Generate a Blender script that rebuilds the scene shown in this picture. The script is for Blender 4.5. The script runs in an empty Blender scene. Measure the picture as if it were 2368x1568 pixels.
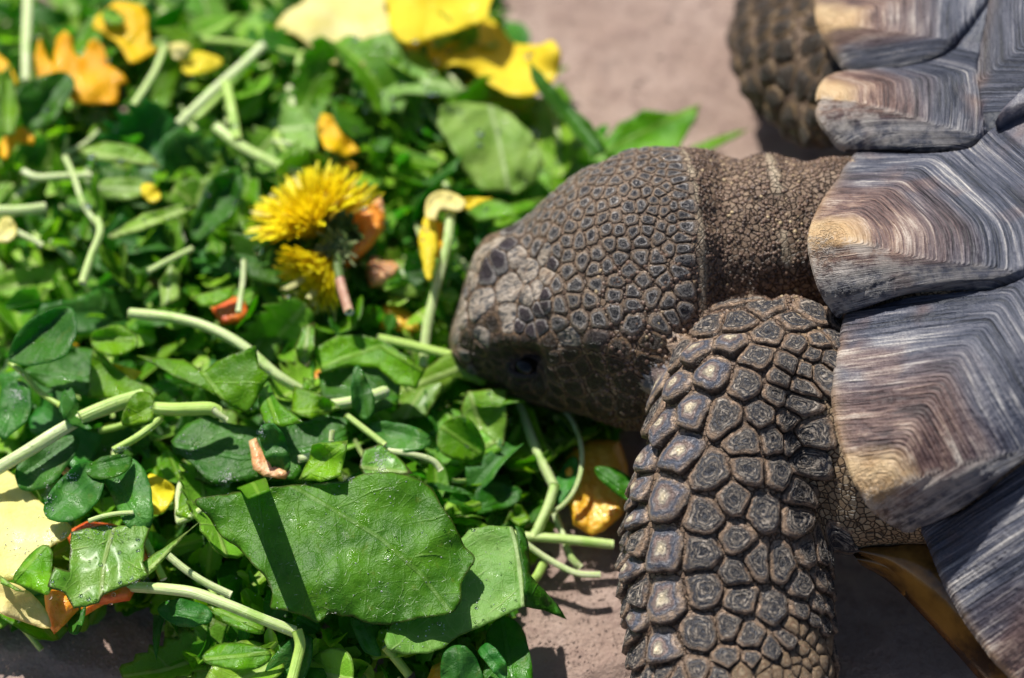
import bpy, bmesh, math, random
import numpy as np
from mathutils import Vector, Matrix, noise
from mathutils.bvhtree import BVHTree
from mathutils.geometry import delaunay_2d_cdt

random.seed(7)
rng = np.random.default_rng(7)
scene = bpy.context.scene
scene.unit_settings.system = 'METRIC'
scene.unit_settings.scale_length = 0.01          # one unit is one centimetre
COL = scene.collection
rad = math.radians

# ------------------------------------------------------------------ camera
PW, PH = 2368.0, 1568.0                          # pixel frame used for tracing
LENS, SENS = 100.0, 36.0
ELEV = rad(52)
VD = Vector((0, math.cos(ELEV), -math.sin(ELEV)))
RT = Vector((1, 0, 0))
UPV = RT.cross(VD).normalized()
CAM = VD * -56.3
cd = bpy.data.cameras.new('camera'); cam = bpy.data.objects.new('camera', cd); COL.objects.link(cam)
cam.location = CAM
cam.rotation_euler = VD.to_track_quat('-Z', 'Y').to_euler()
cd.lens = LENS; cd.sensor_width = SENS; cd.clip_start = 0.5; cd.clip_end = 2000
cd.dof.use_dof = True; cd.dof.focus_distance = 50.1
cd.dof.aperture_fstop = 0.088                    # 1 unit = 1 cm: a 1.1 cm wide aperture
scene.camera = cam

# ------------------------------------------------------------------ light
SUN_EL, SUN_AZ = rad(54), rad(-30)               # azimuth measured from +Y towards +X
sdir = Vector((math.sin(SUN_AZ)*math.cos(SUN_EL), math.cos(SUN_AZ)*math.cos(SUN_EL), math.sin(SUN_EL)))
world = bpy.data.worlds.new('World'); scene.world = world; world.use_nodes = True
wn = world.node_tree; wn.nodes.clear()
sky = wn.nodes.new('ShaderNodeTexSky'); sky.sky_type = 'NISHITA'; sky.sun_disc = False
sky.sun_elevation = SUN_EL; sky.sun_rotation = SUN_AZ
bg = wn.nodes.new('ShaderNodeBackground'); bg.inputs[1].default_value = 0.068
wo = wn.nodes.new('ShaderNodeOutputWorld')
wn.links.new(sky.outputs[0], bg.inputs[0]); wn.links.new(bg.outputs[0], wo.inputs[0])
sl = bpy.data.lights.new('sun', 'SUN'); sl.energy = 5.0; sl.angle = rad(0.5); sl.color = (1, .955, .88)
so = bpy.data.objects.new('sun', sl); COL.objects.link(so)
so.rotation_euler = (-sdir).to_track_quat('-Z', 'Y').to_euler(); so.location = sdir*100
vs = scene.view_settings
vs.view_transform = 'Standard'; vs.look = 'None'; vs.exposure = 0.28; vs.gamma = 1; vs.use_curve_mapping = False
try: scene.cycles.use_denoising = True
except Exception: pass
scene.cycles.max_bounces = 8

# ------------------------------------------------------------------ pixel -> place
def ray(px, py):
    x = (px/PW - .5)*SENS; y = -(py - PH/2)/PW*SENS
    return (RT*x + UPV*y + VD*LENS).normalized()
def W(px, py, z=0.0):
    d = ray(px, py); return CAM + d*((z - CAM.z)/d.z)
def Wd(px, py, P):                                # on the plane through P facing the camera
    d = ray(px, py); return CAM + d*((P - CAM).dot(VD)/d.dot(VD))
def Wn(P, z):                                     # numpy version, P (n,2), z (n,)
    x = (P[:,0]/PW - .5)*SENS; y = -(P[:,1] - PH/2)/PW*SENS
    d = x[:,None]*np.array(RT) + y[:,None]*np.array(UPV) + LENS*np.array(VD)
    return np.array(CAM) + d*((z - CAM.z)/d[:,2])[:,None]
A = lambda x, y: (x*.5, y*.5)
B = lambda x, y: (672 + x*.5, y*.5)
C = lambda x, y: (x*.5, 784 + y*.5)
D = lambda x, y: (672 + x*.5, 784 + y*.5)

# ------------------------------------------------------------------ smooth noise in numpy
_tab = rng.random((64, 64, 64)).astype(np.float32)*2 - 1
def vnoise(P, f=1.0, off=0.0):
    P = np.asarray(P, float)*f + off + 100.3
    if P.shape[1] == 2: P = np.c_[P, np.full(len(P), 3.7)]
    i = np.floor(P).astype(int); t = P - i; t = t*t*(3 - 2*t); i &= 63; j = (i + 1) & 63
    r = 0
    for a in (0, 1):
        for b in (0, 1):
            for c in (0, 1):
                w = (t[:,0] if a else 1-t[:,0])*(t[:,1] if b else 1-t[:,1])*(t[:,2] if c else 1-t[:,2])
                r = r + w*_tab[(j if a else i)[:,0], (j if b else i)[:,1], (j if c else i)[:,2]]
    return r
def fbm(P, f=1.0, o=3, off=0.0):
    return sum(vnoise(P, f*2**k, off + 7.1*k)/2**k for k in range(o))

# ------------------------------------------------------------------ materials
MATS = {}
class N:
    def __init__(s, name):
        s.m = bpy.data.materials.new(name); s.m.use_nodes = True; s.t = s.m.node_tree; s.t.nodes.clear()
        s.out = s.t.nodes.new('ShaderNodeOutputMaterial'); MATS[name] = s.m
    def n(s, typ, props=None, **ins):
        nd = s.t.nodes.new('ShaderNode' + typ)
        for k, v in (props or {}).items(): setattr(nd, k, v)
        for k, v in ins.items():
            k2 = int(k[1:]) if k[0] == 'i' and k[1:].isdigit() else k.replace('_', ' ')
            if hasattr(v, 'is_linked') or isinstance(v, bpy.types.NodeSocket): s.t.links.new(v, nd.inputs[k2])
            else: nd.inputs[k2].default_value = v
        return nd
    def math(s, op, a, b=0.0, c=0.0, clamp=False):
        nd = s.t.nodes.new('ShaderNodeMath'); nd.operation = op; nd.use_clamp = clamp
        for i, v in enumerate((a, b, c)):
            if isinstance(v, bpy.types.NodeSocket): s.t.links.new(v, nd.inputs[i])
            else: nd.inputs[i].default_value = v
        return nd.outputs[0]
    def mix(s, f, a, b, typ='MIX'):
        nd = s.t.nodes.new('ShaderNodeMix'); nd.data_type = 'RGBA'; nd.blend_type = typ; nd.clamp_factor = True
        for i, v in ((0, f), (6, a), (7, b)):
            if isinstance(v, bpy.types.NodeSocket): s.t.links.new(v, nd.inputs[i])
            elif i == 0: nd.inputs[i].default_value = v
            else: nd.inputs[i].default_value = (*v, 1)
        return nd.outputs[2]
    def noise(s, vec, scale, detail=3, rough=.55, dist=0.0):
        nd = s.n('TexNoise', Scale=scale, Detail=detail, Roughness=rough, Distortion=dist)
        if vec is not None: s.t.links.new(vec, nd.inputs['Vector'])
        return nd.outputs['Fac']
    def vor(s, vec, scale, feature='F1', rnd=1.0):
        nd = s.n('TexVoronoi', {'feature': feature}, Scale=scale, Randomness=rnd)
        if vec is not None: s.t.links.new(vec, nd.inputs['Vector'])
        return nd
    def ramp(s, f, stops, interp='LINEAR'):
        nd = s.t.nodes.new('ShaderNodeValToRGB'); s.t.links.new(f, nd.inputs[0]); cr = nd.color_ramp
        cr.interpolation = interp
        while len(cr.elements) < len(stops): cr.elements.new(.5)
        for e, (p, c) in zip(cr.elements, stops): e.position = p; e.color = (*c, 1) if len(c) == 3 else c
        return nd.outputs[0]
    def step(s, f, lo, hi):                       # smooth 0..1
        nd = s.n('MapRange', {'interpolation_type': 'SMOOTHSTEP'})
        s.t.links.new(f, nd.inputs[0]); nd.inputs[1].default_value = lo; nd.inputs[2].default_value = hi
        return nd.outputs[0]
    def attr(s, name): return s.n('Attribute', {'attribute_name': name})
    def obj(s): return s.n('TexCoord').outputs['Object']
    def rnd(s): return s.n('ObjectInfo').outputs['Random']
    def pos(s): return s.n('NewGeometry').outputs['Position']
    def xyz(s, x, y, z):
        nd = s.t.nodes.new('ShaderNodeCombineXYZ')
        for i, v in enumerate((x, y, z)):
            if isinstance(v, bpy.types.NodeSocket): s.t.links.new(v, nd.inputs[i])
            else: nd.inputs[i].default_value = v
        return nd.outputs[0]
    def bump(s, h, dist=.02, strength=1.0, nrm=None):
        nd = s.n('Bump', Distance=dist, Strength=strength); s.t.links.new(h, nd.inputs['Height'])
        if nrm is not None: s.t.links.new(nrm, nd.inputs['Normal'])
        return nd.outputs[0]
    def finish(s, col, rough=.5, nrm=None, spec=.5, coat=0, sss=0, sssr=(.3,.15,.08), trans=None, tfac=.35, coatr=.15):
        p = s.n('BsdfPrincipled')
        for k, v in (('Base Color', col), ('Roughness', rough), ('Normal', nrm), ('Coat Weight', coat), ('Specular IOR Level', spec)):
            if v is None: continue
            if isinstance(v, bpy.types.NodeSocket): s.t.links.new(v, p.inputs[k])
            else: p.inputs[k].default_value = (*v, 1) if isinstance(v, tuple) else v
        p.inputs['Coat Roughness'].default_value = coatr
        if sss:
            p.inputs['Subsurface Weight'].default_value = sss; p.inputs['Subsurface Radius'].default_value = sssr
            p.inputs['Subsurface Scale'].default_value = .25
        o = p.outputs[0]
        if trans is not None:
            tr = s.n('BsdfTranslucent')
            if isinstance(trans, bpy.types.NodeSocket): s.t.links.new(trans, tr.inputs[0])
            else: tr.inputs[0].default_value = (*trans, 1)
            if nrm is not None: s.t.links.new(nrm, tr.inputs['Normal'])
            mx = s.n('MixShader'); mx.inputs[0].default_value = tfac
            s.t.links.new(o, mx.inputs[1]); s.t.links.new(tr.outputs[0], mx.inputs[2]); o = mx.outputs[0]
        s.t.links.new(o, s.out.inputs[0]); return s.m

def mat_leaf(name, c1, c2, vein, tcol, rough=.42, tfac=.4, edge=(.06,.035,.012), edgeamt=.6, coat=.0, veins=1.0, blotch=(.16,.20,.02), coatr=.15, vr=(.50,.80)):
    k = N(name); o = k.obj(); uv = k.attr('leafuv').outputs['Vector']; r = k.rnd()
    sep = k.n('SeparateXYZ'); k.t.links.new(uv, sep.inputs[0]); u, v, e = sep.outputs
    av = k.math('ABSOLUTE', v)
    w1 = k.noise(o, 1.3, 2)
    # side veins slanting off the midrib
    ph = k.math('ADD', k.math('MULTIPLY', u, 1.15), k.math('MULTIPLY', av, -.8))
    ph = k.math('ADD', ph, k.math('MULTIPLY', w1, .35))
    fr = k.math('ABSOLUTE', k.math('SUBTRACT', k.math('FRACT', ph), .5))
    side = k.math('SUBTRACT', 1.0, k.step(fr, .0, .045))
    side = k.math('MULTIPLY', side, k.step(k.noise(o, 2.1, 1), .35, .6))
    net = k.vor(o, 3.4, 'DISTANCE_TO_EDGE').outputs['Distance']
    netl = k.math('SUBTRACT', 1.0, k.step(net, .0, .05))
    mid = k.math('SUBTRACT', 1.0, k.step(av, .02, .06))
    V = k.math('MAXIMUM', mid, k.math('MAXIMUM', k.math('MULTIPLY', side, .6), k.math('MULTIPLY', netl, .22)))
    V = k.math('MULTIPLY', V, veins)
    n1 = k.noise(o, 1.1, 5, .62)
    base = k.mix(k.step(n1, .32, .68), c1, c2)
    base = k.mix(k.math('MULTIPLY', k.step(k.noise(o, 5.0, 4, .7), .57, .72), .35), base, blotch)
    hs = k.n('HueSaturation'); k.t.links.new(base, hs.inputs['Color'])
    k.t.links.new(k.math('MULTIPLY_ADD', r, .030, .482), hs.inputs['Hue'])
    k.t.links.new(k.math('MULTIPLY_ADD', k.math('FRACT', k.math('MULTIPLY', r, 7.3)), vr[0], vr[1]), hs.inputs['Value'])
    base = hs.outputs[0]
    base = k.mix(k.math('MULTIPLY', V, .7), base, vein)
    # bruised cut edge: e is distance to the edge in cm
    en = k.math('MULTIPLY', k.math('SUBTRACT', 1.0, k.step(k.math('ADD', e, k.math('MULTIPLY', k.noise(o, 4.5, 3), .08)), .045, .085)), edgeamt)
    base = k.mix(en, base, edge)
    h = k.math('ADD', k.math('MULTIPLY', V, .5), k.math('MULTIPLY', k.noise(o, 6.5, 4, .6), .8))
    h = k.math('ADD', h, k.math('MULTIPLY', k.noise(o, 38, 2), .25))
    nr = k.bump(h, .045, .8)
    rg = k.math('MULTIPLY_ADD', k.noise(o, 2.3, 3), .3, rough - .13)
    wet = k.step(k.noise(o, 1.9, 3, .6), .56, .64)
    rg = k.math('ADD', k.math('MULTIPLY', rg, k.math('SUBTRACT', 1.0, wet)), k.math('MULTIPLY', wet, .14))
    tc = k.mix(k.math('MULTIPLY', V, .35), k.mix(.5, tcol, base, 'SCREEN'), vein)
    return k.finish(base, rg, nr, spec=.38, coat=coat, trans=tc, tfac=tfac, coatr=coatr)

def build_materials():
    mat_leaf('leaf_front', (.030,.135,.004), (.082,.255,.010), (.17,.34,.05), (.14,.5,.008), edgeamt=.7)
    mat_leaf('leaf_mid', (.09,.25,.004), (.185,.41,.008), (.30,.52,.06), (.26,.72,.005), tfac=.45)
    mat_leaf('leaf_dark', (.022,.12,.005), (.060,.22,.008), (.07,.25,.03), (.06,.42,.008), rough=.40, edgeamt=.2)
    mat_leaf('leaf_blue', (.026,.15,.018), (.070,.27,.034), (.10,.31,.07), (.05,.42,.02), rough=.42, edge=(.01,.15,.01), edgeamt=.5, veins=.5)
    mat_leaf('leaf_light', (.18,.42,.022), (.29,.54,.05), (.52,.66,.20), (.30,.70,.03), rough=.4)
    mat_leaf('leaf_wet', (.12,.32,.022), (.23,.44,.05), (.42,.54,.17), (.22,.58,.02), rough=.34, coat=.18, edgeamt=.9, coatr=.25)
    mat_leaf('leaf_pale', (.20,.43,.055), (.33,.56,.11), (.56,.70,.32), (.22,.5,.06), rough=.45, edgeamt=.3)
    mat_leaf('petal_yellow', (.86,.70,.015), (.90,.78,.04), (.82,.66,.02), (.85,.6,.02), rough=.6, tfac=.35, edgeamt=0, veins=.15, blotch=(.80,.58,.02), vr=(.1,.97))
    mat_leaf('petal_cream', (.82,.74,.24), (.86,.80,.38), (.8,.7,.16), (.85,.7,.15), rough=.6, tfac=.3, edge=(.8,.62,.08), edgeamt=.4, veins=.15, blotch=(.82,.74,.28), vr=(.1,.97))
    mat_leaf('petal_orange', (.94,.53,.002), (.96,.64,.004), (.9,.45,.01), (.98,.6,.005), rough=.5, tfac=.35, edgeamt=0, veins=.2, blotch=(.94,.48,.005), vr=(.1,.97))
    # stems
    k = N('stem'); o = k.obj(); r = k.rnd(); uv = k.attr('leafuv').outputs['Vector']
    sx = k.n('SeparateXYZ'); k.t.links.new(uv, sx.inputs[0])
    st = k.noise(k.xyz(k.math('MULTIPLY', sx.outputs[0], .8), k.math('MULTIPLY', sx.outputs[1], 26), r), 1.0, 3)
    c = k.mix(k.step(st, .35, .65), (.50,.64,.24), (.70,.77,.46))
    c = k.mix(k.step(r, .35, .9), c, (.42,.62,.12))
    c = k.mix(k.math('MULTIPLY', k.step(k.noise(o, 1.6, 3), .55, .7), .6), c, (.26,.48,.05))
    h = k.math('ADD', st, k.math('MULTIPLY', k.noise(o, 9, 3), .5))
    k.finish(c, .46, k.bump(h, .03, .8), spec=.45, coat=.06, sss=.3, sssr=(.5,.7,.25))
    k = N('stem_end'); c = k.mix(k.noise(k.obj(), 8, 3), (.6,.66,.42), (.72,.75,.58)); k.finish(c, .45, sss=.2)
    k = N('stem_brown'); o = k.obj()
    c = k.mix(k.step(k.noise(o, 6, 3), .4, .65), (.38,.19,.13), (.48,.30,.20)); k.finish(c, .4, k.bump(k.noise(o, 14, 3), .02, .6), sss=.2)
    # vegetable chunks
    for nm, a, b in (('chunk_orange', (.85,.26,.012), (.90,.36,.03)), ('chunk_yellow', (.80,.40,.02), (.84,.50,.05)),
                     ('chunk_peach', (.72,.33,.13), (.78,.44,.22)), ('chunk_red', (.70,.10,.02), (.80,.20,.03))):
        k = N(nm); o = k.obj(); c = k.mix(k.step(k.noise(o, 2.2, 4), .35, .65), a, b)
        h = k.math('ADD', k.noise(o, 5, 4, .65), k.math('MULTIPLY', k.vor(o, 9).outputs['Distance'], .5))
        k.finish(c, .42, k.bump(h, .06, .8), spec=.5, coat=.12, sss=.35, sssr=(1.0,.4,.1))
    # dandelion
    k = N('ray_floret'); q = k.attr('q').outputs['Fac']; r = k.attr('rnd').outputs['Fac']
    c = k.mix(k.step(q, .0, .75), (.92,.68,.003), (.95,.88,.010)); c = k.mix(k.step(r, .9, 1.0), c, (.75,.7,.3))
    k.finish(c, .5, trans=(.9,.62,.01), tfac=.35)
    k = N('pale_floret'); k.finish((.75,.74,.34), .45, trans=(.8,.8,.3), tfac=.35)
    k = N('bract'); c = k.mix(k.noise(k.obj(), 4, 3), (.05,.11,.02), (.13,.2,.05)); k.finish(c, .5, k.bump(k.noise(k.obj(), 12, 3), .03))
    k = N('floret_hair'); k.finish((.16,.2,.08), .6)
    # water, powder, hairs
    k = N('water'); g = k.n('BsdfPrincipled'); g.inputs['Base Color'].default_value = (1,1,1,1); g.inputs['Roughness'].default_value = .05
    g.inputs['IOR'].default_value = 1.33; g.inputs['Transmission Weight'].default_value = 1; k.t.links.new(g.outputs[0], k.out.inputs[0])
    k = N('powder'); k.finish((.85,.85,.83), .8)
    k = N('leaf_hair'); k.finish((.62,.72,.5), .4)
    # stone
    k = N('sandstone'); o = k.obj()
    n1 = k.noise(o, .22, 6, .62); n2 = k.noise(o, 2.2, 6, .7); n3 = k.noise(o, 14, 4, .7)
    c = k.mix(k.step(n1, .38, .62), (.36,.255,.21), (.49,.37,.315))
    c = k.mix(k.math('MULTIPLY', k.step(n2, .45, .65), .6), c, (.26,.175,.15))
    c = k.mix(k.math('MULTIPLY', k.step(n3, .5, .75), .4), c, (.50,.40,.36))
    pit = k.vor(o, 1.9).outputs['Distance']; pitm = k.math('MULTIPLY', k.math('SUBTRACT', 1.0, k.step(pit, .06, .16)), k.step(k.noise(o, .8, 2), .5, .62))
    c = k.mix(k.math('MULTIPLY', pitm, .7), c, (.11,.075,.06))
    h = k.math('ADD', k.math('MULTIPLY', n2, 1.0), k.math('MULTIPLY', n3, .35)); h = k.math('SUBTRACT', h, k.math('MULTIPLY', pitm, .8))
    k.finish(c, .85, k.bump(h, .16, .9), spec=.25)
    # skin
    def skin(name, a, b, cc, sc):
        k = N(name); fold = k.attr('fold').outputs['Fac']; o = k.pos(); n1 = k.noise(o, 1.1, 5, .65)
        v = k.vor(o, sc, 'DISTANCE_TO_EDGE').outputs['Distance']; vc = k.vor(o, sc).outputs['Color']
        sp = k.n('SeparateColor'); k.t.links.new(vc, sp.inputs[0])
        c = k.mix(k.step(n1, .35, .65), a, b)
        c = k.mix(k.math('MULTIPLY', k.step(sp.outputs[0], .5, .9), .6), c, cc)
        cr = k.step(v, .0, .13)
        c = k.mix(k.attr('arm').outputs['Fac'], c, k.mix(sp.outputs[1], (.26,.17,.095), (.42,.31,.19)))
        c = k.mix(cr, (.045,.027,.017), c)
        c = k.mix(k.math('MULTIPLY', fold, k.step(k.noise(o, 5, 4, .7), .3, .6)), c, (.50,.41,.29))
        h = k.math('ADD', k.math('MULTIPLY', cr, 1.0), k.math('MULTIPLY', k.noise(o, 22, 4, .7), .5))
        return k.finish(c, .48, k.bump(h, .05, .9), spec=.45)
    skin('skin', (.13,.08,.052), (.22,.145,.095), (.30,.21,.135), 9.0)
    # scales: q is 0 at the centre and 1 at the rim, rnd one number per scale
    def scale(name, rim, ring, dark, core, corer, freq=30, rings=.75, warm=(.3,.17,.1), thr=.60, rim0=.66):
        k = N(name); o = k.pos(); sp = k.n('SeparateXYZ'); k.t.links.new(k.attr('qv').outputs['Vector'], sp.inputs[0]); q = sp.outputs[0]; r = k.attr('rnd').outputs['Fac']
        arc = k.noise(k.xyz(k.math('MULTIPLY_ADD', q, 8.5, k.math('MULTIPLY', r, 41)), k.math('MULTIPLY', sp.outputs[1], 3.0), k.math('MULTIPLY_ADD', sp.outputs[2], 3.0, k.math('MULTIPLY', r, 13))), 1.0, 4, .68, .8)
        nz = k.noise(o, 4.5, 3, .6); nf = k.noise(o, 17, 4, .7)
        qq = k.math('ADD', q, k.math('MULTIPLY', k.math('SUBTRACT', nz, .5), .62))
        w = k.math('SINE', k.math('ADD', k.math('MULTIPLY', qq, freq), k.math('ADD', k.math('MULTIPLY', r, 20), k.math('MULTIPLY', nf, 5.0))))
        w = k.step(k.math('ADD', k.math('MULTIPLY', w, .05), k.math('ADD', arc, k.math('MULTIPLY', nf, .35))), thr, thr + .22)
        c = k.mix(k.math('MULTIPLY', w, rings), dark, ring)
        c = k.mix(k.step(k.math('ADD', qq, k.math('MULTIPLY', k.math('SUBTRACT', r, .5), .16)), rim0, rim0 + .24), c, rim)
        c = k.mix(k.math('MULTIPLY', k.math('MULTIPLY', k.step(nf, .42, .56), k.step(qq, .6, .85)), .45), c, dark)
        cm = k.math('SUBTRACT', 1.0, k.step(k.math('ADD', qq, k.math('MULTIPLY', k.math('SUBTRACT', nf, .5), .2)), corer*.15, corer))
        c = k.mix(cm, c, core)
        if corer > .3:
            w2 = k.math('MULTIPLY', k.math('MULTIPLY', k.step(qq, corer*.5, corer*.85), k.math('SUBTRACT', 1.0, k.step(qq, corer*.95, corer*1.3))), .7)
            c = k.mix(w2, c, warm)
        c = k.mix(k.math('MULTIPLY', k.step(nf, .5, .72), .25), c, (.42,.36,.31))
        c = k.mix(k.step(k.math('ADD', q, k.math('MULTIPLY', nf, .08)), .93, 1.03), c, (.035,.021,.015))
        h = k.math('ADD', k.math('MULTIPLY', w, .7), k.math('MULTIPLY', nf, .8))
        return k.finish(c, k.math('MULTIPLY_ADD', nf, .35, .20), k.bump(h, .035, 1.0), spec=.5)
    scale('scale_ringed', (.42,.285,.19), (.46,.39,.32), (.016,.018,.028), (.030,.032,.042), .25, freq=26, rings=.85)
    scale('scale_horn', (.44,.31,.21), (.38,.37,.39), (.06,.07,.105), (.78,.66,.46), .46, freq=20, rings=.6, warm=(.30,.20,.16))
    scale('scale_head', (.44,.325,.235), (.50,.46,.43), (.018,.020,.030), (.014,.015,.024), .40, freq=16, rings=.85, warm=(.03,.03,.04), thr=.55, rim0=.56)
    scale('scale_shield', (.46,.42,.39), (.13,.11,.13), (.040,.028,.036), (.045,.032,.042), .6, freq=8, rings=.4, warm=(.05,.035,.045))
    scale('scale_eardrum', (.12,.08,.06), (.05,.04,.045), (.028,.02,.022), (.035,.024,.026), .5, freq=6, rings=.3, warm=(.03,.02,.02))
    scale('scale_cheek', (.27,.165,.09), (.09,.052,.030), (.028,.017,.012), (.032,.02,.014), .4, freq=14, rings=.6, warm=(.055,.033,.02))  # cheek brown, with the shade under the head darkened into the colour
    scale('scale_tan', (.30,.20,.12), (.42,.32,.20), (.30,.21,.13), (.40,.30,.19), .4, freq=9, rings=.6)
    scale('scale_far', (.30,.19,.085), (.20,.13,.06), (.030,.021,.016), (.024,.017,.013), .75, freq=8, rings=.4, warm=(.04,.026,.018))
    k = N('scale_streaky'); o = k.pos(); r = k.attr('rnd').outputs['Fac']
    mp = k.n('Mapping'); k.t.links.new(o, mp.inputs[0]); mp.inputs['Rotation'].default_value = (0, 0, .9); mp.inputs['Scale'].default_value = (3.2, 8.5, 5)
    n1 = k.noise(mp.outputs[0], 1.0, 4, .6, 1.4); n2 = k.noise(o, 2.2, 3)
    c = k.ramp(n1, [(.36, (.035,.038,.045)), (.45, (.16,.145,.13)), (.53, (.33,.27,.21)), (.64, (.47,.40,.335)), (.72, (.28,.18,.11))])
    c = k.mix(k.math('MULTIPLY', k.step(n2, .5, .7), .45), c, (.34,.22,.13))
    k.finish(c, .42, k.bump(n1, .05, .9), spec=.45)
    k = N('granule'); r = k.attr('rnd').outputs['Fac']; nf = k.noise(k.pos(), 20, 3)
    c = k.ramp(r, [(0, (.040,.024,.018)), (.42, (.12,.072,.050)), (.75, (.23,.145,.10)), (.92, (.36,.26,.15)), (1, (.50,.38,.22))])
    k.finish(c, .42, k.bump(nf, .02), spec=.5)
    k = N('eye'); k.finish((.006,.005,.004), .12, spec=.35)
    k = N('plastron'); o = k.pos(); n1 = k.noise(o, .9, 4)
    c = k.mix(k.step(n1, .35, .65), (.05,.024,.010), (.42,.20,.035)); k.finish(c, .22, k.bump(k.noise(o, 5, 3), .03, .4), spec=.6, coat=.3)
    # scutes: t is 0 at the areola and 1 at the seam, s runs along a ring
    k = N('scute'); o = k.pos(); t = k.attr('t').outputs['Fac']; a3 = k.attr('s').outputs['Fac']; sd = k.attr('rnd').outputs['Fac']
    br = k.attr('brown').outputs['Fac']
    warp = k.math('MULTIPLY', k.math('SUBTRACT', k.noise(o, .8, 4, .6), 5), .03)
    tw = k.math('ADD', t, warp)
    fine = k.math('ADD', k.math('MULTIPLY', k.noise(k.xyz(k.math('MULTIPLY', tw, 95), k.math('MULTIPLY', a3, .9), sd), 1.0, 1, .5), .62), k.math('MULTIPLY', k.noise(k.xyz(k.math('MULTIPLY', tw, 210), k.math('MULTIPLY', a3, 2.0), k.math('ADD', sd, 3.0)), 1.0, 2, .6), .38))
    mid = k.noise(k.xyz(k.math('MULTIPLY', tw, 22), k.math('MULTIPLY', a3, .9), k.math('ADD', sd, 5.0)), 1.0, 3, .6)
    big = k.noise(k.xyz(k.math('MULTIPLY', tw, 6.5), k.math('MULTIPLY', a3, .5), k.math('ADD', sd, 9.0)), 1.0, 2, .5)
    spk = k.noise(o, 34, 3, .7)
    val = k.math('ADD', k.math('MULTIPLY', fine, .55), k.math('ADD', k.math('MULTIPLY', mid, .45), k.math('MULTIPLY', big, .38)))
    val = k.math('ADD', val, k.math('MULTIPLY', k.math('SUBTRACT', spk, .5), .22))
    c = k.ramp(val, [(.57, (.008,.012,.024)), (.66, (.040,.048,.078)), (.735, (.095,.10,.135)), (.80, (.25,.245,.26)), (.885, (.66,.62,.58))])
    brn = k.ramp(val, [(.57, (.045,.019,.016)), (.67, (.17,.085,.062)), (.765, (.35,.215,.14)), (.87, (.62,.49,.38))])
    bm = k.math('MULTIPLY', k.math('SUBTRACT', 1.0, k.step(k.math('ADD', tw, k.math('MULTIPLY', k.math('SUBTRACT', big, .5), .5)), .22, .62)), br)
    bm = k.math('MAXIMUM', bm, k.math('MULTIPLY', k.step(k.noise(o, .55, 3), .56, .70), .55))
    c = k.mix(k.math('MULTIPLY', bm, .85), c, brn)
    beige = k.mix(k.step(k.math('MULTIPLY_ADD', fine, .35, k.math('MULTIPLY', k.noise(o, 1.6, 4), .65)), .35, .65), (.50,.31,.145), (.66,.48,.27))
    ab = k.attr('areola').outputs['Fac']
    c = k.mix(ab, c, beige)
    ch = k.attr('chalk').outputs['Fac']
    cm = k.math('MULTIPLY', ch, k.step(k.math('ADD', k.noise(o, 3.2, 5, .7), k.math('MULTIPLY', fine, .5)), .66, .84))
    c = k.mix(cm, c, (.60,.55,.50))
    h = k.math('ADD', k.math('MULTIPLY', fine, 1.0), k.math('ADD', k.math('MULTIPLY', mid, .8), k.math('MULTIPLY', spk, .22)))
    pits = k.vor(o, 11, 'DISTANCE_TO_EDGE').outputs['Distance']
    pm = k.math('MULTIPLY', k.attr('pit').outputs['Fac'], k.step(pits, .03, .15))
    c = k.mix(k.math('MULTIPLY', pm, .45), c, (.20,.125,.06))
    h = k.math('SUBTRACT', h, k.math('MULTIPLY', pm, .6))
    k.finish(c, k.math('MULTIPLY_ADD', spk, .35, .24), k.bump(h, .065, 1.0), spec=.55)
    k = N('shell_bone'); c = k.mix(k.noise(k.pos(), 2, 4), (.05,.04,.035), (.13,.1,.08)); k.finish(c, .6)
build_materials()

# ------------------------------------------------------------------ object helpers
def link(name, verts, faces, mat, parent=None, origin=None, attrs=None, smooth=True, mats=None, fmat=None):
    verts = np.asarray(verts, float)
    if origin is None: origin = verts.mean(0)
    origin = np.asarray(origin, float)
    me = bpy.data.meshes.new(name)
    me.from_pydata((verts - origin).tolist(), [], faces if isinstance(faces, list) else faces.tolist())
    if smooth: me.polygons.foreach_set('use_smooth', np.ones(len(me.polygons), bool))
    for m in (mats or [mat]): me.materials.append(MATS[m])
    if fmat is not None: me.polygons.foreach_set('material_index', np.asarray(fmat, np.int32))
    for k, v in (attrs or {}).items():
        v = np.asarray(v, np.float32)
        if v.ndim == 1: a = me.attributes.new(k, 'FLOAT', 'POINT'); a.data.foreach_set('value', v)
        else: a = me.attributes.new(k, 'FLOAT_VECTOR', 'POINT'); a.data.foreach_set('vector', v.ravel())
    me.update()
    o = bpy.data.objects.new(name, me); COL.objects.link(o)
    if parent is None: o.location = origin
    else:
        o.parent = parent; base = Vector((0,0,0)); p = parent
        while p is not None: base += p.location; p = p.parent
        o.location = Vector(origin) - base
    return o
def tag(o, label=None, cat=None, group=None, kind=None):
    for k, v in (('label', label), ('category', cat), ('group', group), ('kind', kind)):
        if v: o[k] = v
    return o
def empty(name, loc):
    o = bpy.data.objects.new(name, None); COL.objects.link(o); o.location = loc; o.empty_display_size = .3; return o
def grid_faces(nu, nv, wrap=False):
    i = np.arange(nu - 1)[:,None]; j = np.arange(nv if wrap else nv - 1)[None,:]; j2 = (j + 1) % nv
    return np.stack([(i*nv + j), (i*nv + j2), ((i+1)*nv + j2), ((i+1)*nv + j)], -1).reshape(-1, 4)
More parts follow.
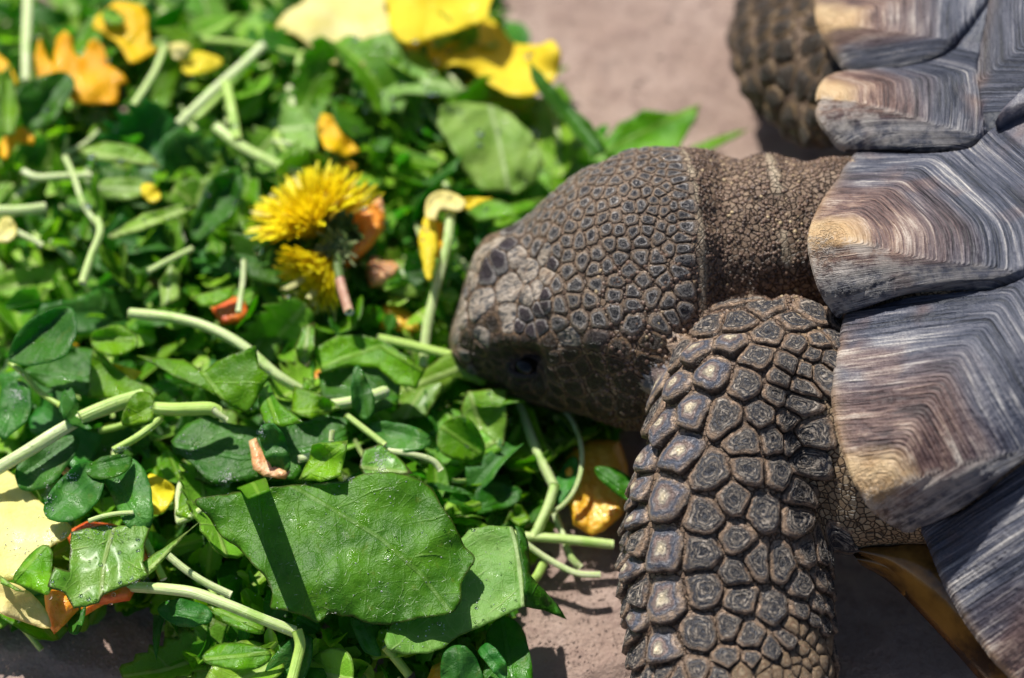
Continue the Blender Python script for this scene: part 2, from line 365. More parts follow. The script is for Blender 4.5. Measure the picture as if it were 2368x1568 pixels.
def catmull(P, n):
    P = np.asarray(P, float); m = len(P); t = np.linspace(0, m - 1, n); i = np.minimum(t.astype(int), m - 2); f = (t - i)[:,None]
    g = lambda k: P[np.clip(k, 0, m - 1)]
    a, b, c, d = g(i-1), g(i), g(i+1), g(i+2)
    return .5*((2*b) + (c-a)*f + (2*a-5*b+4*c-d)*f*f + (-a+3*b-3*c+d)*f**3)

# ------------------------------------------------------------------ ground
def build_ground():
    # fine patch where the picture looks, coarse skirt far out, all one sheet
    xs = np.r_[np.linspace(-600, -16, 14), np.linspace(-14, 14, 230), np.linspace(16, 600, 14)]
    ys = np.r_[np.linspace(-400, -12, 10), np.linspace(-10.5, 13, 200), np.linspace(15, 900, 18)]
    X, Y = np.meshgrid(xs, ys, indexing='ij'); P = np.c_[X.ravel(), Y.ravel(), np.zeros(X.size)]
    z = .07*fbm(P, .35, 3) + .03*fbm(P, 1.6, 3, 4) + .012*fbm(P, 5, 2, 9)
    # broken ledge in the slab near the front
    e = P[:,1] + 7.4 + .55*np.sin(P[:,0]*.9 + 1) + .5*fbm(P, .9, 3, 2)
    z += -.16/(1 + np.exp(np.clip(e/.05, -30, 30))) * (np.abs(P[:,0]) < 30)
    e2 = -(P[:,0] - 3.1) + .6*fbm(P, 1.1, 3, 12)*.8 - (P[:,1] + 6)*.35
    z += -.12/(1 + np.exp(np.clip(-e2/.05, -30, 30))) * ((P[:,1] < -3.5) & (P[:,1] > -9))
    P[:,2] = np.clip(z, -.4, .15) - .05
    o = link('stone_ground', P, grid_faces(len(xs), len(ys)), 'sandstone', origin=(0,0,0))
    tag(o, 'pinkish brown sandstone slab under the salad and tortoise', None, None, 'structure')
build_ground()

# ------------------------------------------------------------------ tortoise
TORT = empty('tortoise', W(2300, 1000, 0))
tag(TORT, 'tortoise with ringed grey shell reaching its scaly head down into the salad', 'tortoise')

def ring(pa, pb, zc, depth, n=48, sq=2.0, shift=0.0):
    Cn = W((pa[0]+pb[0])/2, (pa[1]+pb[1])/2, zc)
    a = (Wd(*pa, Cn) - Wd(*pb, Cn))/2; b = -VD*depth
    th = np.linspace(0, 2*math.pi, n, endpoint=False)
    c, s = np.cos(th), np.sin(th)
    c = np.sign(c)*np.abs(c)**(2/sq); s = np.sign(s)*np.abs(s)**(2/sq)
    return np.array(Cn) + c[:,None]*np.array(a) + s[:,None]*np.array(b)
def tube_from(rings, sub=6):
    R = np.array([r.reshape(-1) for r in rings]); m = (len(rings) - 1)*sub + 1
    R = catmull(R, m); n = rings[0].shape[0]; V = R.reshape(-1, 3)
    F = grid_faces(m, n, True).tolist()
    F.append(list(range(n))[::-1]); F.append([(m-1)*n + i for i in range(n)])
    return V, F
HEAD = [  # (upper outline, lower outline, centre height, half depth)
    ((1040,785),(1050,835),1.35,.35),((1046,745),(1062,862),1.42,.75),((1064,688),(1095,880),1.6,1.0),((1094,590),(1150,900),1.85,1.3),
    ((1132,545),(1212,926),2.05,1.45),((1205,513),(1285,948),2.3,1.6),((1268,458),(1360,965),2.6,1.8),((1340,399),(1425,985),2.85,2.0),
    ((1440,352),(1490,996),3.1,2.05),((1545,339),(1545,985),3.3,2.0),((1625,349),(1600,900),3.5,1.75),((1700,366),(1660,800),3.7,1.5),
    ((1800,366),(1770,745),3.9,1.4),((1960,366),(1930,745),4.0,1.4),((2180,380),(2150,745),4.1,1.4)]
LEG = [
    ((1715,690),(1860,694),4.4,.2),((1660,706),(1925,712),4.35,.7),((1612,752),(1950,770),4.2,1.0),((1572,812),(1945,840),4.0,1.45),((1528,905),(1900,930),3.6,1.62),
    ((1500,1010),(1880,1010),3.25,1.65),((1474,1110),(1888,1120),2.95,1.6),((1452,1240),(1912,1250),2.4,1.6),((1448,1350),(1920,1370),2.0,1.55),
    ((1460,1470),(1920,1480),1.7,1.5),((1470,1600),(1925,1600),1.45,1.5),((1480,1740),(1930,1740),1.35,1.35),((1500,1850),(1900,1850),1.2,1.0)]
ARM = [((1780,700),(1700,1010),3.9,1.2),((1900,745),(1850,1150),3.5,1.5),((1960,780),(1925,1268),3.2,1.5),((2040,800),(2010,1268),3.2,1.6),((2130,850),(2130,1255),3.4,1.6),((2300,850),(2300,1250),4.0,1.6)]
FAR = [((1960,300),(2150,220),3.6,.9),((1850,330),(2000,40),3.4,1.3),((1780,270),(1960,-40),3.2,1.4),((1722,190),(1930,-60),2.9,1.4),((1700,110),(1935,-80),2.6,1.4),((1712,20),(1950,-130),2.2,1.4),((1725,-90),(1960,-220),1.5,1.4),((1740,-200),(1960,-300),.9,1.2)]
FARD = [((1930,366),(2100,250),3.2,.8),((1840,300),(2010,80),3.2,1.3),((1790,270),(1990,0),3.0,1.3)]
def build_body():
    VV, FF = [], []
    def add(V, F):
        o = sum(len(v) for v in VV); VV.append(V); FF.extend([[i + o for i in f] for f in F])
    for spec, sq in ((HEAD, 2.15), (LEG, 2.2), (ARM, 2.2), (FAR, 2.1)):
        add(*tube_from([ring(*r, sq=sq) for r in spec]))
    # trunk inside the shell
    n = 40; cc = np.array(W(2660, 800, 4.2)); th, ph = np.meshgrid(np.linspace(.02, math.pi-.02, n), np.linspace(0, 2*math.pi, n, endpoint=False), indexing='ij')
    S = np.stack([np.sin(th)*np.cos(ph)*5.4, np.sin(th)*np.sin(ph)*4.6, np.cos(th)*2.4], -1).reshape(-1, 3) + cc
    F = grid_faces(n, n, True).tolist(); F.append(list(range(n))[::-1]); F.append([(n-1)*n + i for i in range(n)]); add(S, F)
    V = np.concatenate(VV)
    me = bpy.data.meshes.new('tmp'); me.from_pydata(V.tolist(), [], FF)
    o = bpy.data.objects.new('tmp', me); COL.objects.link(o)
    m = o.modifiers.new('r', 'REMESH'); m.mode = 'VOXEL'; m.voxel_size = .075
    s = o.modifiers.new('s', 'SMOOTH'); s.iterations = 6; s.factor = .5
    dg = bpy.context.evaluated_depsgraph_get(); em = o.evaluated_get(dg).to_mesh()
    nv = len(em.vertices); P = np.empty(nv*3); em.vertices.foreach_get('co', P); P = P.reshape(-1, 3)
    Nn = np.empty(nv*3); em.vertex_normals.foreach_get('vector', Nn); Nn = Nn.reshape(-1, 3)
    F = [tuple(p.vertices) for p in em.polygons]
    bpy.data.objects.remove(o)
    return P, Nn, F
BP, BN, BF = build_body()
bvh = BVHTree.FromPolygons(BP.tolist(), BF)
def hit(px, py, tree=None):
    h = (tree or bvh).ray_cast(CAM, ray(px, py))
    return (h[0], h[1]) if h[0] is not None else (None, None)
def sculpt(px, py, amp, r, ax=(1, 1)):
    global BP
    p, n = hit(px, py)
    if p is None: return
    d = BP - np.array(p); d2 = (d**2).sum(1); w = np.exp(-d2/(2*r*r)); BP = BP + BN*(amp*w)[:,None]
# eye socket, brow, snout plates, folds
sculpt(1218, 846, -.42, .26); sculpt(1205, 792, .20, .26); sculpt(1280, 845, .10, .16); sculpt(1190, 880, .12, .2)
sculpt(1150, 590, .10, .22); sculpt(1110, 750, .10, .22); sculpt(1170, 650, -.10, .3); sculpt(1090, 838, -.10, .06)
sculpt(1440, 500, .12, .7); sculpt(1380, 790, .10, .22); sculpt(1330, 720, .05, .5); sculpt(1240, 620, -.05, .3)
D3 = fbm(BP, 1.3, 3, 1)*.035
# neck folds: rings round the neck
FOLD = np.zeros(len(BP))
for line, wd, lift in (([(1575,340),(1592,380),(1606,430),(1614,490),(1620,560),(1628,640),(1624,710)], .050, .04), ([(1778,366),(1790,400),(1800,440)], .06, .04), ([(1812,540),(1815,580),(1822,610)], .05, .03)):
    pts = [np.array(q) for q in (hit(*a)[0] for a in catmull(line, 40)) if q is not None]
    dd = np.min([((BP - q)**2).sum(1) for q in pts], axis=0); FOLD = np.maximum(FOLD, np.exp(-dd/(2*wd**2))); BP = BP + BN*(lift*np.exp(-dd/(2*(wd*1.1)**2)) - lift*.6*np.exp(-dd/(2*(wd*2.6)**2)))[:,None]
ARMW = (BP[:,0] > W(1835, 1000, 3.4).x)*(BP[:,1] < W(1900, 820, 3.6).y)*1.0
for line, amp, r in (([(1046,838),(1095,868),(1170,900),(1280,928)], -.030, .07), ([(1120,800),(1180,778),(1250,785),(1290,815)], .035, .12), ([(1280,700),(1200,690),(1120,720)], .02, .14), ([(1300,880),(1380,930),(1440,950)], .02, .16)):
    for q in catmull(line, 12): sculpt(q[0], q[1], amp, r)
nx = BP[:,0]; neck = (1/(1+np.exp(-(nx - W(1600,600,4).x)/.12)))*(1/(1+np.exp((nx - W(2100,600,4).x)/.3)))*(BP[:,1] > W(1800,700,4).y - .6)
D3 += neck*(.075*np.sin(nx*4.2 + 2.2*fbm(BP, .6, 2, 5)) + .06*fbm(BP*np.array([3,1,1]), .9, 3, 8))
BP = BP + BN*D3[:,None]
bvh = BVHTree.FromPolygons(BP.tolist(), BF)
body = link('body', BP, BF, 'skin', TORT, attrs={'fold': FOLD, 'arm': ARMW})

GLOBAL_TRI = [0]
def softpoly(seeds, normals, i, R, k=9.0, nang=36, gap=.94, pad=.012):
    p = seeds[i]; n = Vector(normals[i]); t = n.cross(Vector((0,0,1)));
    t = (t.normalized() if t.length > 1e-3 else Vector((1,0,0))); b = n.cross(t)
    t, b = np.array(t), np.array(b)
    d = seeds - p; dist = np.sqrt((d**2).sum(1)); nb = np.where((dist > 1e-6) & (dist < 2.2*R))[0]
    q = np.c_[d[nb] @ t, d[nb] @ b]; L = np.sqrt((q**2).sum(1)) + 1e-9
    # keep true 3D spacing so cells wrap round bends
    hd = dist[nb]/2; u = q/L[:,None]
    th = np.linspace(0, 2*math.pi, nang, endpoint=False); dr = np.c_[np.cos(th), np.sin(th)]
    cc = np.maximum(dr @ u.T, 0)/hd[None,:]
    s = (cc**k).sum(1) + (1/R)**k
    r = s**(-1/k)*gap - pad
    return t, b, th, np.maximum(r, .01)
def cap(seeds, normals, i, R, h, nr=8, nang=36, dome=.0, tilt=None, tiltamt=0., gap=1.0, pad=.005, ridges=.006, nrid=4, k=9.0, base=None):
    tree = base or bvh; p = seeds[i]; n = np.array(normals[i])
    t, b, th, r = softpoly(seeds, normals, i, R, k, nang, gap, pad)
    ph = random.uniform(0, 6); 
    r = r*(1 + .03*np.sin(3*th + ph) + .03*np.sin(5*th + 2*ph) + .015*np.sin(11*th + 3*ph))
    qs = [0.0] + list(np.linspace(.14, .9, nr - 3)) + [.965, 1.0]
    V, Q, TH = [], [], []
    for qi, q in enumerate(qs):
        TH += [0.0] if q == 0 else th.tolist()
        if q == 0.0: pts = p[None,:]; rr = np.array([0.])
        else:
            rr = r*q; pts = p + rr[:,None]*(np.cos(th)[:,None]*t + np.sin(th)[:,None]*b)
        last = qi == len(qs) - 1
        prof = h*(1 - q**7) + dome*max(0, 1 - q*1.15)**1.2 + ridges*math.cos(q*nrid*6.28 + ph)*(q < .93)
        for P in pts:
            hh = tree.ray_cast(Vector(P + n*.9), Vector(-n), 2.2)
            s = np.array(hh[0]) if hh[0] is not None else P - n*.15
            # limit how far a point may fall away on a bend
            off = (s - P) @ n
            if off < -.5: s = P - n*.5
            if off > .30: s = P - n*.12
            e = prof
            if tilt is not None: e += tiltamt*h*float((P - p) @ tilt)/max(.05, float(r.mean()))*(1.0 if q < .97 else .8)
            V.append(s + n*(max(e, .004) if not last else (-.05 if tilt is None else min(-.05, e*0 - .05))))
            Q.append(q)
    F = [[0, 1 + j, 1 + (j+1) % nang] for j in range(nang)]
    m = len(qs) - 1
    for a in range(m - 1):
        for j in range(nang):
            j2 = (j+1) % nang; F.append([1 + a*nang + j, 1 + (a+1)*nang + j, 1 + (a+1)*nang + j2, 1 + a*nang + j2])
    TH = np.array(TH); Q = np.array(Q); return np.array(V), F, np.c_[Q, Q*np.cos(TH), Q*np.sin(TH)]

# ---- scales of the near foreleg: traced centres, zoom frame -> px
LZ = lambda x, y: (1381.6 + x*.5954, 634.8 + y*.5954)
LEGS = [(560,112),(650,128),(700,88),(770,190),(845,155),(925,185),(665,232),(520,265),(545,190),(775,275),(860,265),(935,265),(900,330),
 (390,300),(330,305),(435,208),(450,385),(625,320),(740,350),(840,315),(810,375),(860,378),(710,405),(585,425),(790,430),(690,465),(315,430),
 (258,430),(375,525),(495,550),(640,540),(735,565),(770,500),(262,582),(236,540),(680,640),(575,650),(755,650),(800,622),(335,690),(185,725),
 (445,765),(790,715),(585,755),(705,765),(275,870),(775,845),(530,870),(640,920),(165,830),(425,940),(770,955),(150,955),(540,1025),(265,1065),
 (415,1080),(620,1115),(810,1080),(710,1120),(132,1140),(265,1260),(430,1220),(535,1158),(795,1210),(550,1260),(685,1300),(862,1180),(850,1280),
 (150,1330),(415,1390),(510,1370),(590,1405),(740,1420),(790,1315),(680,1465),(250,1470),(510,1490),(600,1500),(390,1550),(832,1345),(880,1370),
 (125,960),(108,1200),(108,1350),(145,1480),(890,1200),(890,1290),(118,1100),(170,640)]
HORN = {(520,265),(390,300),(450,385),(315,430),(375,525),(335,690),(262,582),(275,870),(265,1065),(265,1260),(250,1470),(150,955),(132,1140),(150,1330),(165,830),(185,725),(258,430)}
PALE = [(800,1375),(830,1405),(798,1460),(768,1500),(735,1505),(835,1500),(880,1500),(850,1545),(800,1548),(870,1450),(765,1370),(740,1560),(700,1550),(640,1530),(560,1545),(900,1430),(905,1540),(815,1515),(775,1535),(655,1550)]
def build_leg_scales():
    S, Nm, kind = [], [], []
    legax = np.array([np.array(W((a[0]+b[0])/2, (a[1]+b[1])/2, z)) for a, b, z, d in LEG]); legax = catmull(legax, 80)
    def put(px, py, kd):
        p, n = hit(px, py)
        if p is None or np.linalg.norm(legax - np.array(p), axis=1).min() > 1.84 or p.y > W(1800, 690, 4.2).y: return
        S.append(np.array(p)); Nm.append(np.array(n)); kind.append(kd)
    for q in LEGS: put(*LZ(*q), 'horn' if q in HORN else 'ring')
    for q in PALE: put(*LZ(*q), 'tan')
    # the part below the frame and the far side, spaced by dart throwing
    legc = [np.array(W((a[0]+b[0])/2, (a[1]+b[1])/2, z)) for a, b, z, d in LEG]
    tri = [f for f in BF if np.min(np.linalg.norm(np.array(legc) - BP[f[0]], axis=1)) < 2.35 and BP[f[0]][0] < W(1925, 1200, 2.5).x]
    random.shuffle(tri)
    for f in tri[:6000]:
        p = BP[list(f)].mean(0); n = BN[f[0]]
        v = Vector(p) - CAM; d = v.dot(VD); px = 1184 + v.dot(RT)/d*LENS/SENS*PW; py = 784 - v.dot(UPV)/d*LENS/SENS*PW
        if p[2] < .25: continue
        vis = bvh.ray_cast(CAM, v.normalized()); seen = vis[0] is not None and (vis[0] - Vector(p)).length < .1
        if seen and 735 < py < 1560 and px < 1930 and px > 1430 and (px < 1850 and px > 1480): continue
        if seen and px > 1845 and py < 1180: continue
        if px < 1560 and py < 830: continue
        if py < 742: continue
        if p[1] > W(1700,742,4.2).y: continue
        if px > 1862 and py < 1240: continue
        if px < np.interp(py, [740,812,905,1010,1110,1240], [1620,1580,1540,1508,1470,1430]) - 6: continue
        if not seen and py < 1080 and p[2] > 1.2 and px < 1700: continue
        md = .30 if seen else .5
        if min(np.linalg.norm(np.array(S) - p, axis=1)) < md: continue
        S.append(p); Nm.append(np.array(n)); kind.append('ring')
    S = np.array(S)
    # smoothed normals: average of BVH normals nearby
    Ns = []
    for p, n in zip(S, Nm):
        w = np.exp(-((BP - p)**2).sum(1)/(2*.22**2)); m = (BN*w[:,None]).sum(0); m /= np.linalg.norm(m); Ns.append(m)
    for i in range(len(S)):
        kd = kind[i]; n = Ns[i]
        down = np.array(-UPV); down = down - n*(down @ n); ln = np.linalg.norm(down); down = down/ln if ln > .05 else None
        left = S[i][0] < W(1560, 1100, 3).x
        if kd == 'horn': V, F, Q = cap(S, Ns, i, .62, .12, 12, 44, dome=.045, tilt=down, tiltamt=.95, ridges=.010, nrid=5, k=12)
        elif kd == 'tan': V, F, Q = cap(S, Ns, i, .3, .045, 6, 20, ridges=.0)
        else: V, F, Q = cap(S, Ns, i, .60, .095 if not left else .12, 12, 40, dome=-.03, tilt=down, tiltamt=.5 if not left else .8, ridges=.013, nrid=4, k=12)
        o = link('leg_scale', V, F, {'horn':'scale_horn','tan':'scale_tan','ring':'scale_ringed'}[kd], TORT, attrs={'qv':Q,'rnd':np.full(len(V), random.random())})
build_leg_scales()

# ---- head scales
HZ = lambda x, y: (970.8 + x*.4523, 298.7 + y*.4523)
HBIG = [(450,590,'sh',.46),(395,655,'sh',.40),(335,712,'sh',.40),(490,510,'sh',.4),(600,600,'hd',.28),(690,530,'hd',.3),(905,1075,'sd',.5),(755,1065,'fr',.34),(820,965,'hd',.4),(915,965,'hd',.3),
 (1095,985,'hd',.5),(710,990,'hd',.3),(610,920,'sh',.32),(545,950,'sh',.3),(795,800,'hd',.3),(870,870,'hd',.3),(1000,845,'hd',.3),(1190,850,'hd',.36),(790,870,'hd',.25),(910,790,'hd',.28),(1005,780,'hd',.27),
 (1090,835,'hd',.27),(1085,890,'hd',.27),(1000,930,'hd',.3),(715,900,'hd',.28),(1250,765,'hd',.28),(1145,775,'hd',.28),(1215,720,'hd',.25),(1215,660,'hd',.27),(640,900,'sh',.2),
 (560,720,'fr',.5),(300,900,'fr',.62),(640,640,'fr',.3),(470,820,'fr',.4),(380,1000,'ck',.3),(680,690,'sh',.2),(640,850,'sh',.2),
 (750,1240,'ck',.36),(900,1285,'ck',.45),(830,1215,'ck',.35),(770,1150,'ck',.33),(1000,1200,'ck',.4),(1010,1135,'ck',.35),(1060,1290,'ck',.4),(780,1320,'ck',.35),(1160,1200,'ck',.45),(700,1330,'ck',.35),
 (620,1010,'sh',.22),(510,1010,'sh',.22),(570,1030,'sh',.2),(660,1080,'ck',.2),(230,1080,'ck',.35),(310,1130,'ck',.35),(200,1190,'ck',.35),(400,1330,'ck',.4),(560,1390,'ck',.4),(650,1420,'ck',.4),(900,1430,'ck',.4),(1050,1420,'ck',.4),(240,830,'hd',.25),(500,640,'fr',.25)]
def build_head_scales():
    S, Nm, kind, RR, EX = [], [], [], [], []
    for x, y, kd, r in HBIG:
        p, n = hit(*HZ(x, y))
        if p is not None and n.dot(-VD) > -.2: S.append(np.array(p)); Nm.append(np.array(n)); kind.append(kd); RR.append(r); EX.append(r*(.85 if kd == 'fr' else .62))
    xs, ys = [], []
    tries = 0
    poly = [(1095,600),(1200,515),(1330,405),(1450,352),(1545,342),(1558,380),(1585,480),(1592,640),(1575,720),(1500,800),(1400,960),(1200,905),(1060,850),(1050,760)]
    def inside(x, y):
        c = False
        for a in range(len(poly)):
            x1, y1 = poly[a]; x2, y2 = poly[a-1]
            if (y1 > y) != (y2 > y) and x < (x2-x1)*(y-y1)/(y2-y1) + x1: c = not c
        return c
    while tries < 26000:
        tries += 1
        px = random.uniform(1030, 1582); py = random.uniform(338, 1000)
        if not inside(px, py): continue
        if (px-1218)**2/58**2 + (py-846)**2/40**2 < 1: continue
        p, n = hit(px, py)
        if p is None: continue
        p = np.array(p)
        g = max(0, min(1, (px - 1450)/130)); low = max(0, min(1, (py - 480)/280))
        md = .215 + .06*low - .07*g
        kd = 'hd'
        if py > 770 + (px-1300)*-.1 and px > 1100: kd = 'ck'; md = .29
        if px < 1230 and py > 600: md = .17
        if kd == 'hd' and 560 < py < 800 and px < 1290 - (py-560)*.2: kd = 'fs'; md = .2
        D = np.linalg.norm(np.array(S) - p, axis=1); 
        if (D < np.maximum(md, np.array(EX)+md*.45)).any(): continue
        S.append(p); Nm.append(np.array(n)); kind.append(kd); RR.append(md); EX.append(md*.5)
    S = np.array(S); Ns = []
    for p, n in zip(S, Nm):
        w = np.exp(-((BP - p)**2).sum(1)/(2*.14**2)); m = (BN*w[:,None]).sum(0); m /= np.linalg.norm(m); Ns.append(m)
    print('head scales', len(S))
    order = sorted(range(len(S)), key=lambda i: -RR[i])
    sv, sf, sq, sr, off = [], [], [], [], 0
    mats = {'hd':'scale_head','sh':'scale_shield','ck':'scale_cheek','fr':'scale_streaky','fs':'scale_streaky','sd':'scale_eardrum'}
    for rank, i in enumerate(order):
        kd = kind[i]; big = RR[i] > .3
        if kd == 'fr': V, F, Q = cap(S, Ns, i, RR[i]*1.15, .022, 9, 34, ridges=.014, nrid=4, pad=.0, gap=1.0)
        elif kd == 'fs': V, F, Q = cap(S, Ns, i, .3, .016, 6, 20, ridges=.004, nrid=2, pad=.002, gap=1.0)
        elif kd in ('sh', 'sd'): V, F, Q = cap(S, Ns, i, RR[i]*.9 if not big else RR[i]*.95, .045, 8, 26, dome=.015, ridges=.0, pad=.008)
        else: V, F, Q = cap(S, Ns, i, .42 if big else .3, .040 if kd == 'hd' else .028, 6 if not big else 9, 20 if not big else 32, dome=-.012, ridges=.006, nrid=2, pad=.008, k=8)
        rv = np.full(len(V), random.random())
        if rank < 299: link('head_scale', V, F, mats[kd], TORT, attrs={'qv':Q,'rnd':rv})
        else:
            sv.append(V); sq.append(Q); sr.append(rv); sf += [[a + off for a in f] for f in F]; off += len(V)
    if sv: tag(link('head_scales', np.concatenate(sv), sf, 'scale_head', TORT, attrs={'qv':np.concatenate(sq),'rnd':np.concatenate(sr)}), kind='stuff')
build_head_scales()

# ---- granular skin of neck, throat and nape
def build_granules():
    n = 9000; V0 = []
    for a, (zz, rr) in enumerate(((0, 1), (.55, .8), (1, 0))):
        if rr == 0: V0.append((0,0,1)); continue
        for j in range(6): V0.append((rr*math.cos(j*1.047 + a*.5), rr*math.sin(j*1.047 + a*.5), zz))
    V0 = np.array(V0); F0 = [[j, (j+1)%6, 6+(j+1)%6, 6+j] for j in range(6)] + [[6+j, 6+(j+1)%6, 12] for j in range(6)]
    fi = [f for f in BF if BP[f[0]][0] > W(1552, 500, 4).x and BP[f[0]][0] < W(2080, 500, 4).x and BP[f[0]][1] > W(1750, 790, 4).y and BP[f[0]][2] > 1.5 and BP[f[0]][1] < W(1750, 330, 3.6).y]
    fi2 = [f for f in BF if BP[f[0]][0] > W(1380, 900, 3).x and BP[f[0]][0] < W(1620, 900, 3).x and BP[f[0]][1] < W(1600, 720, 3.5).y and BP[f[0]][1] > W(1500, 1010, 2.6).y]
    VV, FF, RV, off = [], [], [], 0
    for pool, cnt, sz in ((fi, 7600, .036), (fi2, 900, .05)):
        if not pool: continue
        for _ in range(cnt):
            f = random.choice(pool); w = np.random.default_rng(random.randrange(1 << 30)).dirichlet([1]*len(f)); p = (BP[list(f)]*w[:,None]).sum(0); nn = Vector(BN[f[0]])
            if nn.dot(-VD) < -.35 or FOLD[f[0]] > .25: continue
            t = nn.orthogonal().normalized(); b = nn.cross(t); s = sz*random.uniform(.7, 1.35)
            M = np.array([t, b, nn]); v = V0*np.array([s, s*random.uniform(.75,1), s*.75]) ; a = random.uniform(0, 6.28); ca, sa = math.cos(a), math.sin(a)
            v = np.c_[v[:,0]*ca - v[:,1]*sa, v[:,0]*sa + v[:,1]*ca, v[:,2] - .006] @ M + p
            VV.append(v); FF += [[q + off for q in ff] for ff in F0]; off += len(v)
            nz = float(vnoise(p[None]*np.array([.8,1,1]), 1.7)[0]); fold = math.sin(p[0]*5.2)
            RV.append(np.full(len(v), min(.99, max(0, random.gauss(.42 + .22*nz + (.18 if fold > .85 else 0), .2)))))
    tag(link('skin_granules', np.concatenate(VV), FF, 'granule', TORT, attrs={'rnd':np.concatenate(RV)}), kind='stuff')
build_granules()

# ---- pebbly scales of the far foreleg
def build_far_leg():
    fc = np.array([np.array(W((a[0]+b[0])/2, (a[1]+b[1])/2, z)) for a, b, z, d in FAR])
    pool = [f for f in BF if np.min(np.linalg.norm(fc - BP[f[0]], axis=1)) < 2.2 and BP[f[0]][1] > W(1800, 352, 3.4).y and BP[f[0]][0] < W(2010, 100, 4).x and BP[f[0]][2] > .2]
    random.shuffle(pool); S, Nn = [], []
    for f in pool[:5000]:
        p = BP[list(f)].mean(0)
        if S and min(np.linalg.norm(np.array(S) - p, axis=1)) < .44: continue
        S.append(p); w = np.exp(-((BP - p)**2).sum(1)/(2*.18**2)); m = (BN*w[:,None]).sum(0); Nn.append(m/np.linalg.norm(m))
    S = np.array(S)
    for i in range(len(S)):
        V, F, Q = cap(S, Nn, i, .36, .07, 7, 20, dome=.08, ridges=0, k=7)
        link('leg_scale', V, F, 'scale_far', TORT, attrs={'qv':Q,'rnd':np.full(len(V), random.random())})
build_far_leg()

# ---- eye
def build_eye():
    p, n = hit(1218, 846)
    n = np.array(n); c = np.array(p) - n*.13
    th, ph = np.meshgrid(np.linspace(0, math.pi, 16), np.linspace(0, 2*math.pi, 24, endpoint=False), indexing='ij')
    S = np.stack([np.sin(th)*np.cos(ph), np.sin(th)*np.sin(ph), np.cos(th)], -1).reshape(-1, 3)*.27 + c
    link('eye', S, grid_faces(16, 24, True), 'eye', TORT)
    t = Wd(1300, 840, Vector(c)) - Vector(c); t = np.array(t.normalized()); b = np.cross(n, t); b /= np.linalg.norm(b); t = np.cross(b, n)
    for up in (1, -1):
        V = []; na, nb = 26, 8
        for i in range(na):
            a = math.pi*i/(na-1)
            cc = c + n*.17 + t*.34*math.cos(a) + b*up*((.15 if b[1]*up > 0 else .20)*math.sin(a)); nrm = t*math.cos(a) + b*up*math.sin(a)
            for j in range(nb):
                g = 2*math.pi*j/nb; rr = .085*(.6 + .4*math.sin(a))
                V.append(cc + nrm*rr*math.cos(g) + n*rr*1.2*math.sin(g) - n*.05)
        link('eyelid', V, grid_faces(na, nb, True), 'scale_eardrum', TORT, attrs={'qv':np.full((len(V),3), .5),'rnd':np.full(len(V), .3)})
build_eye()

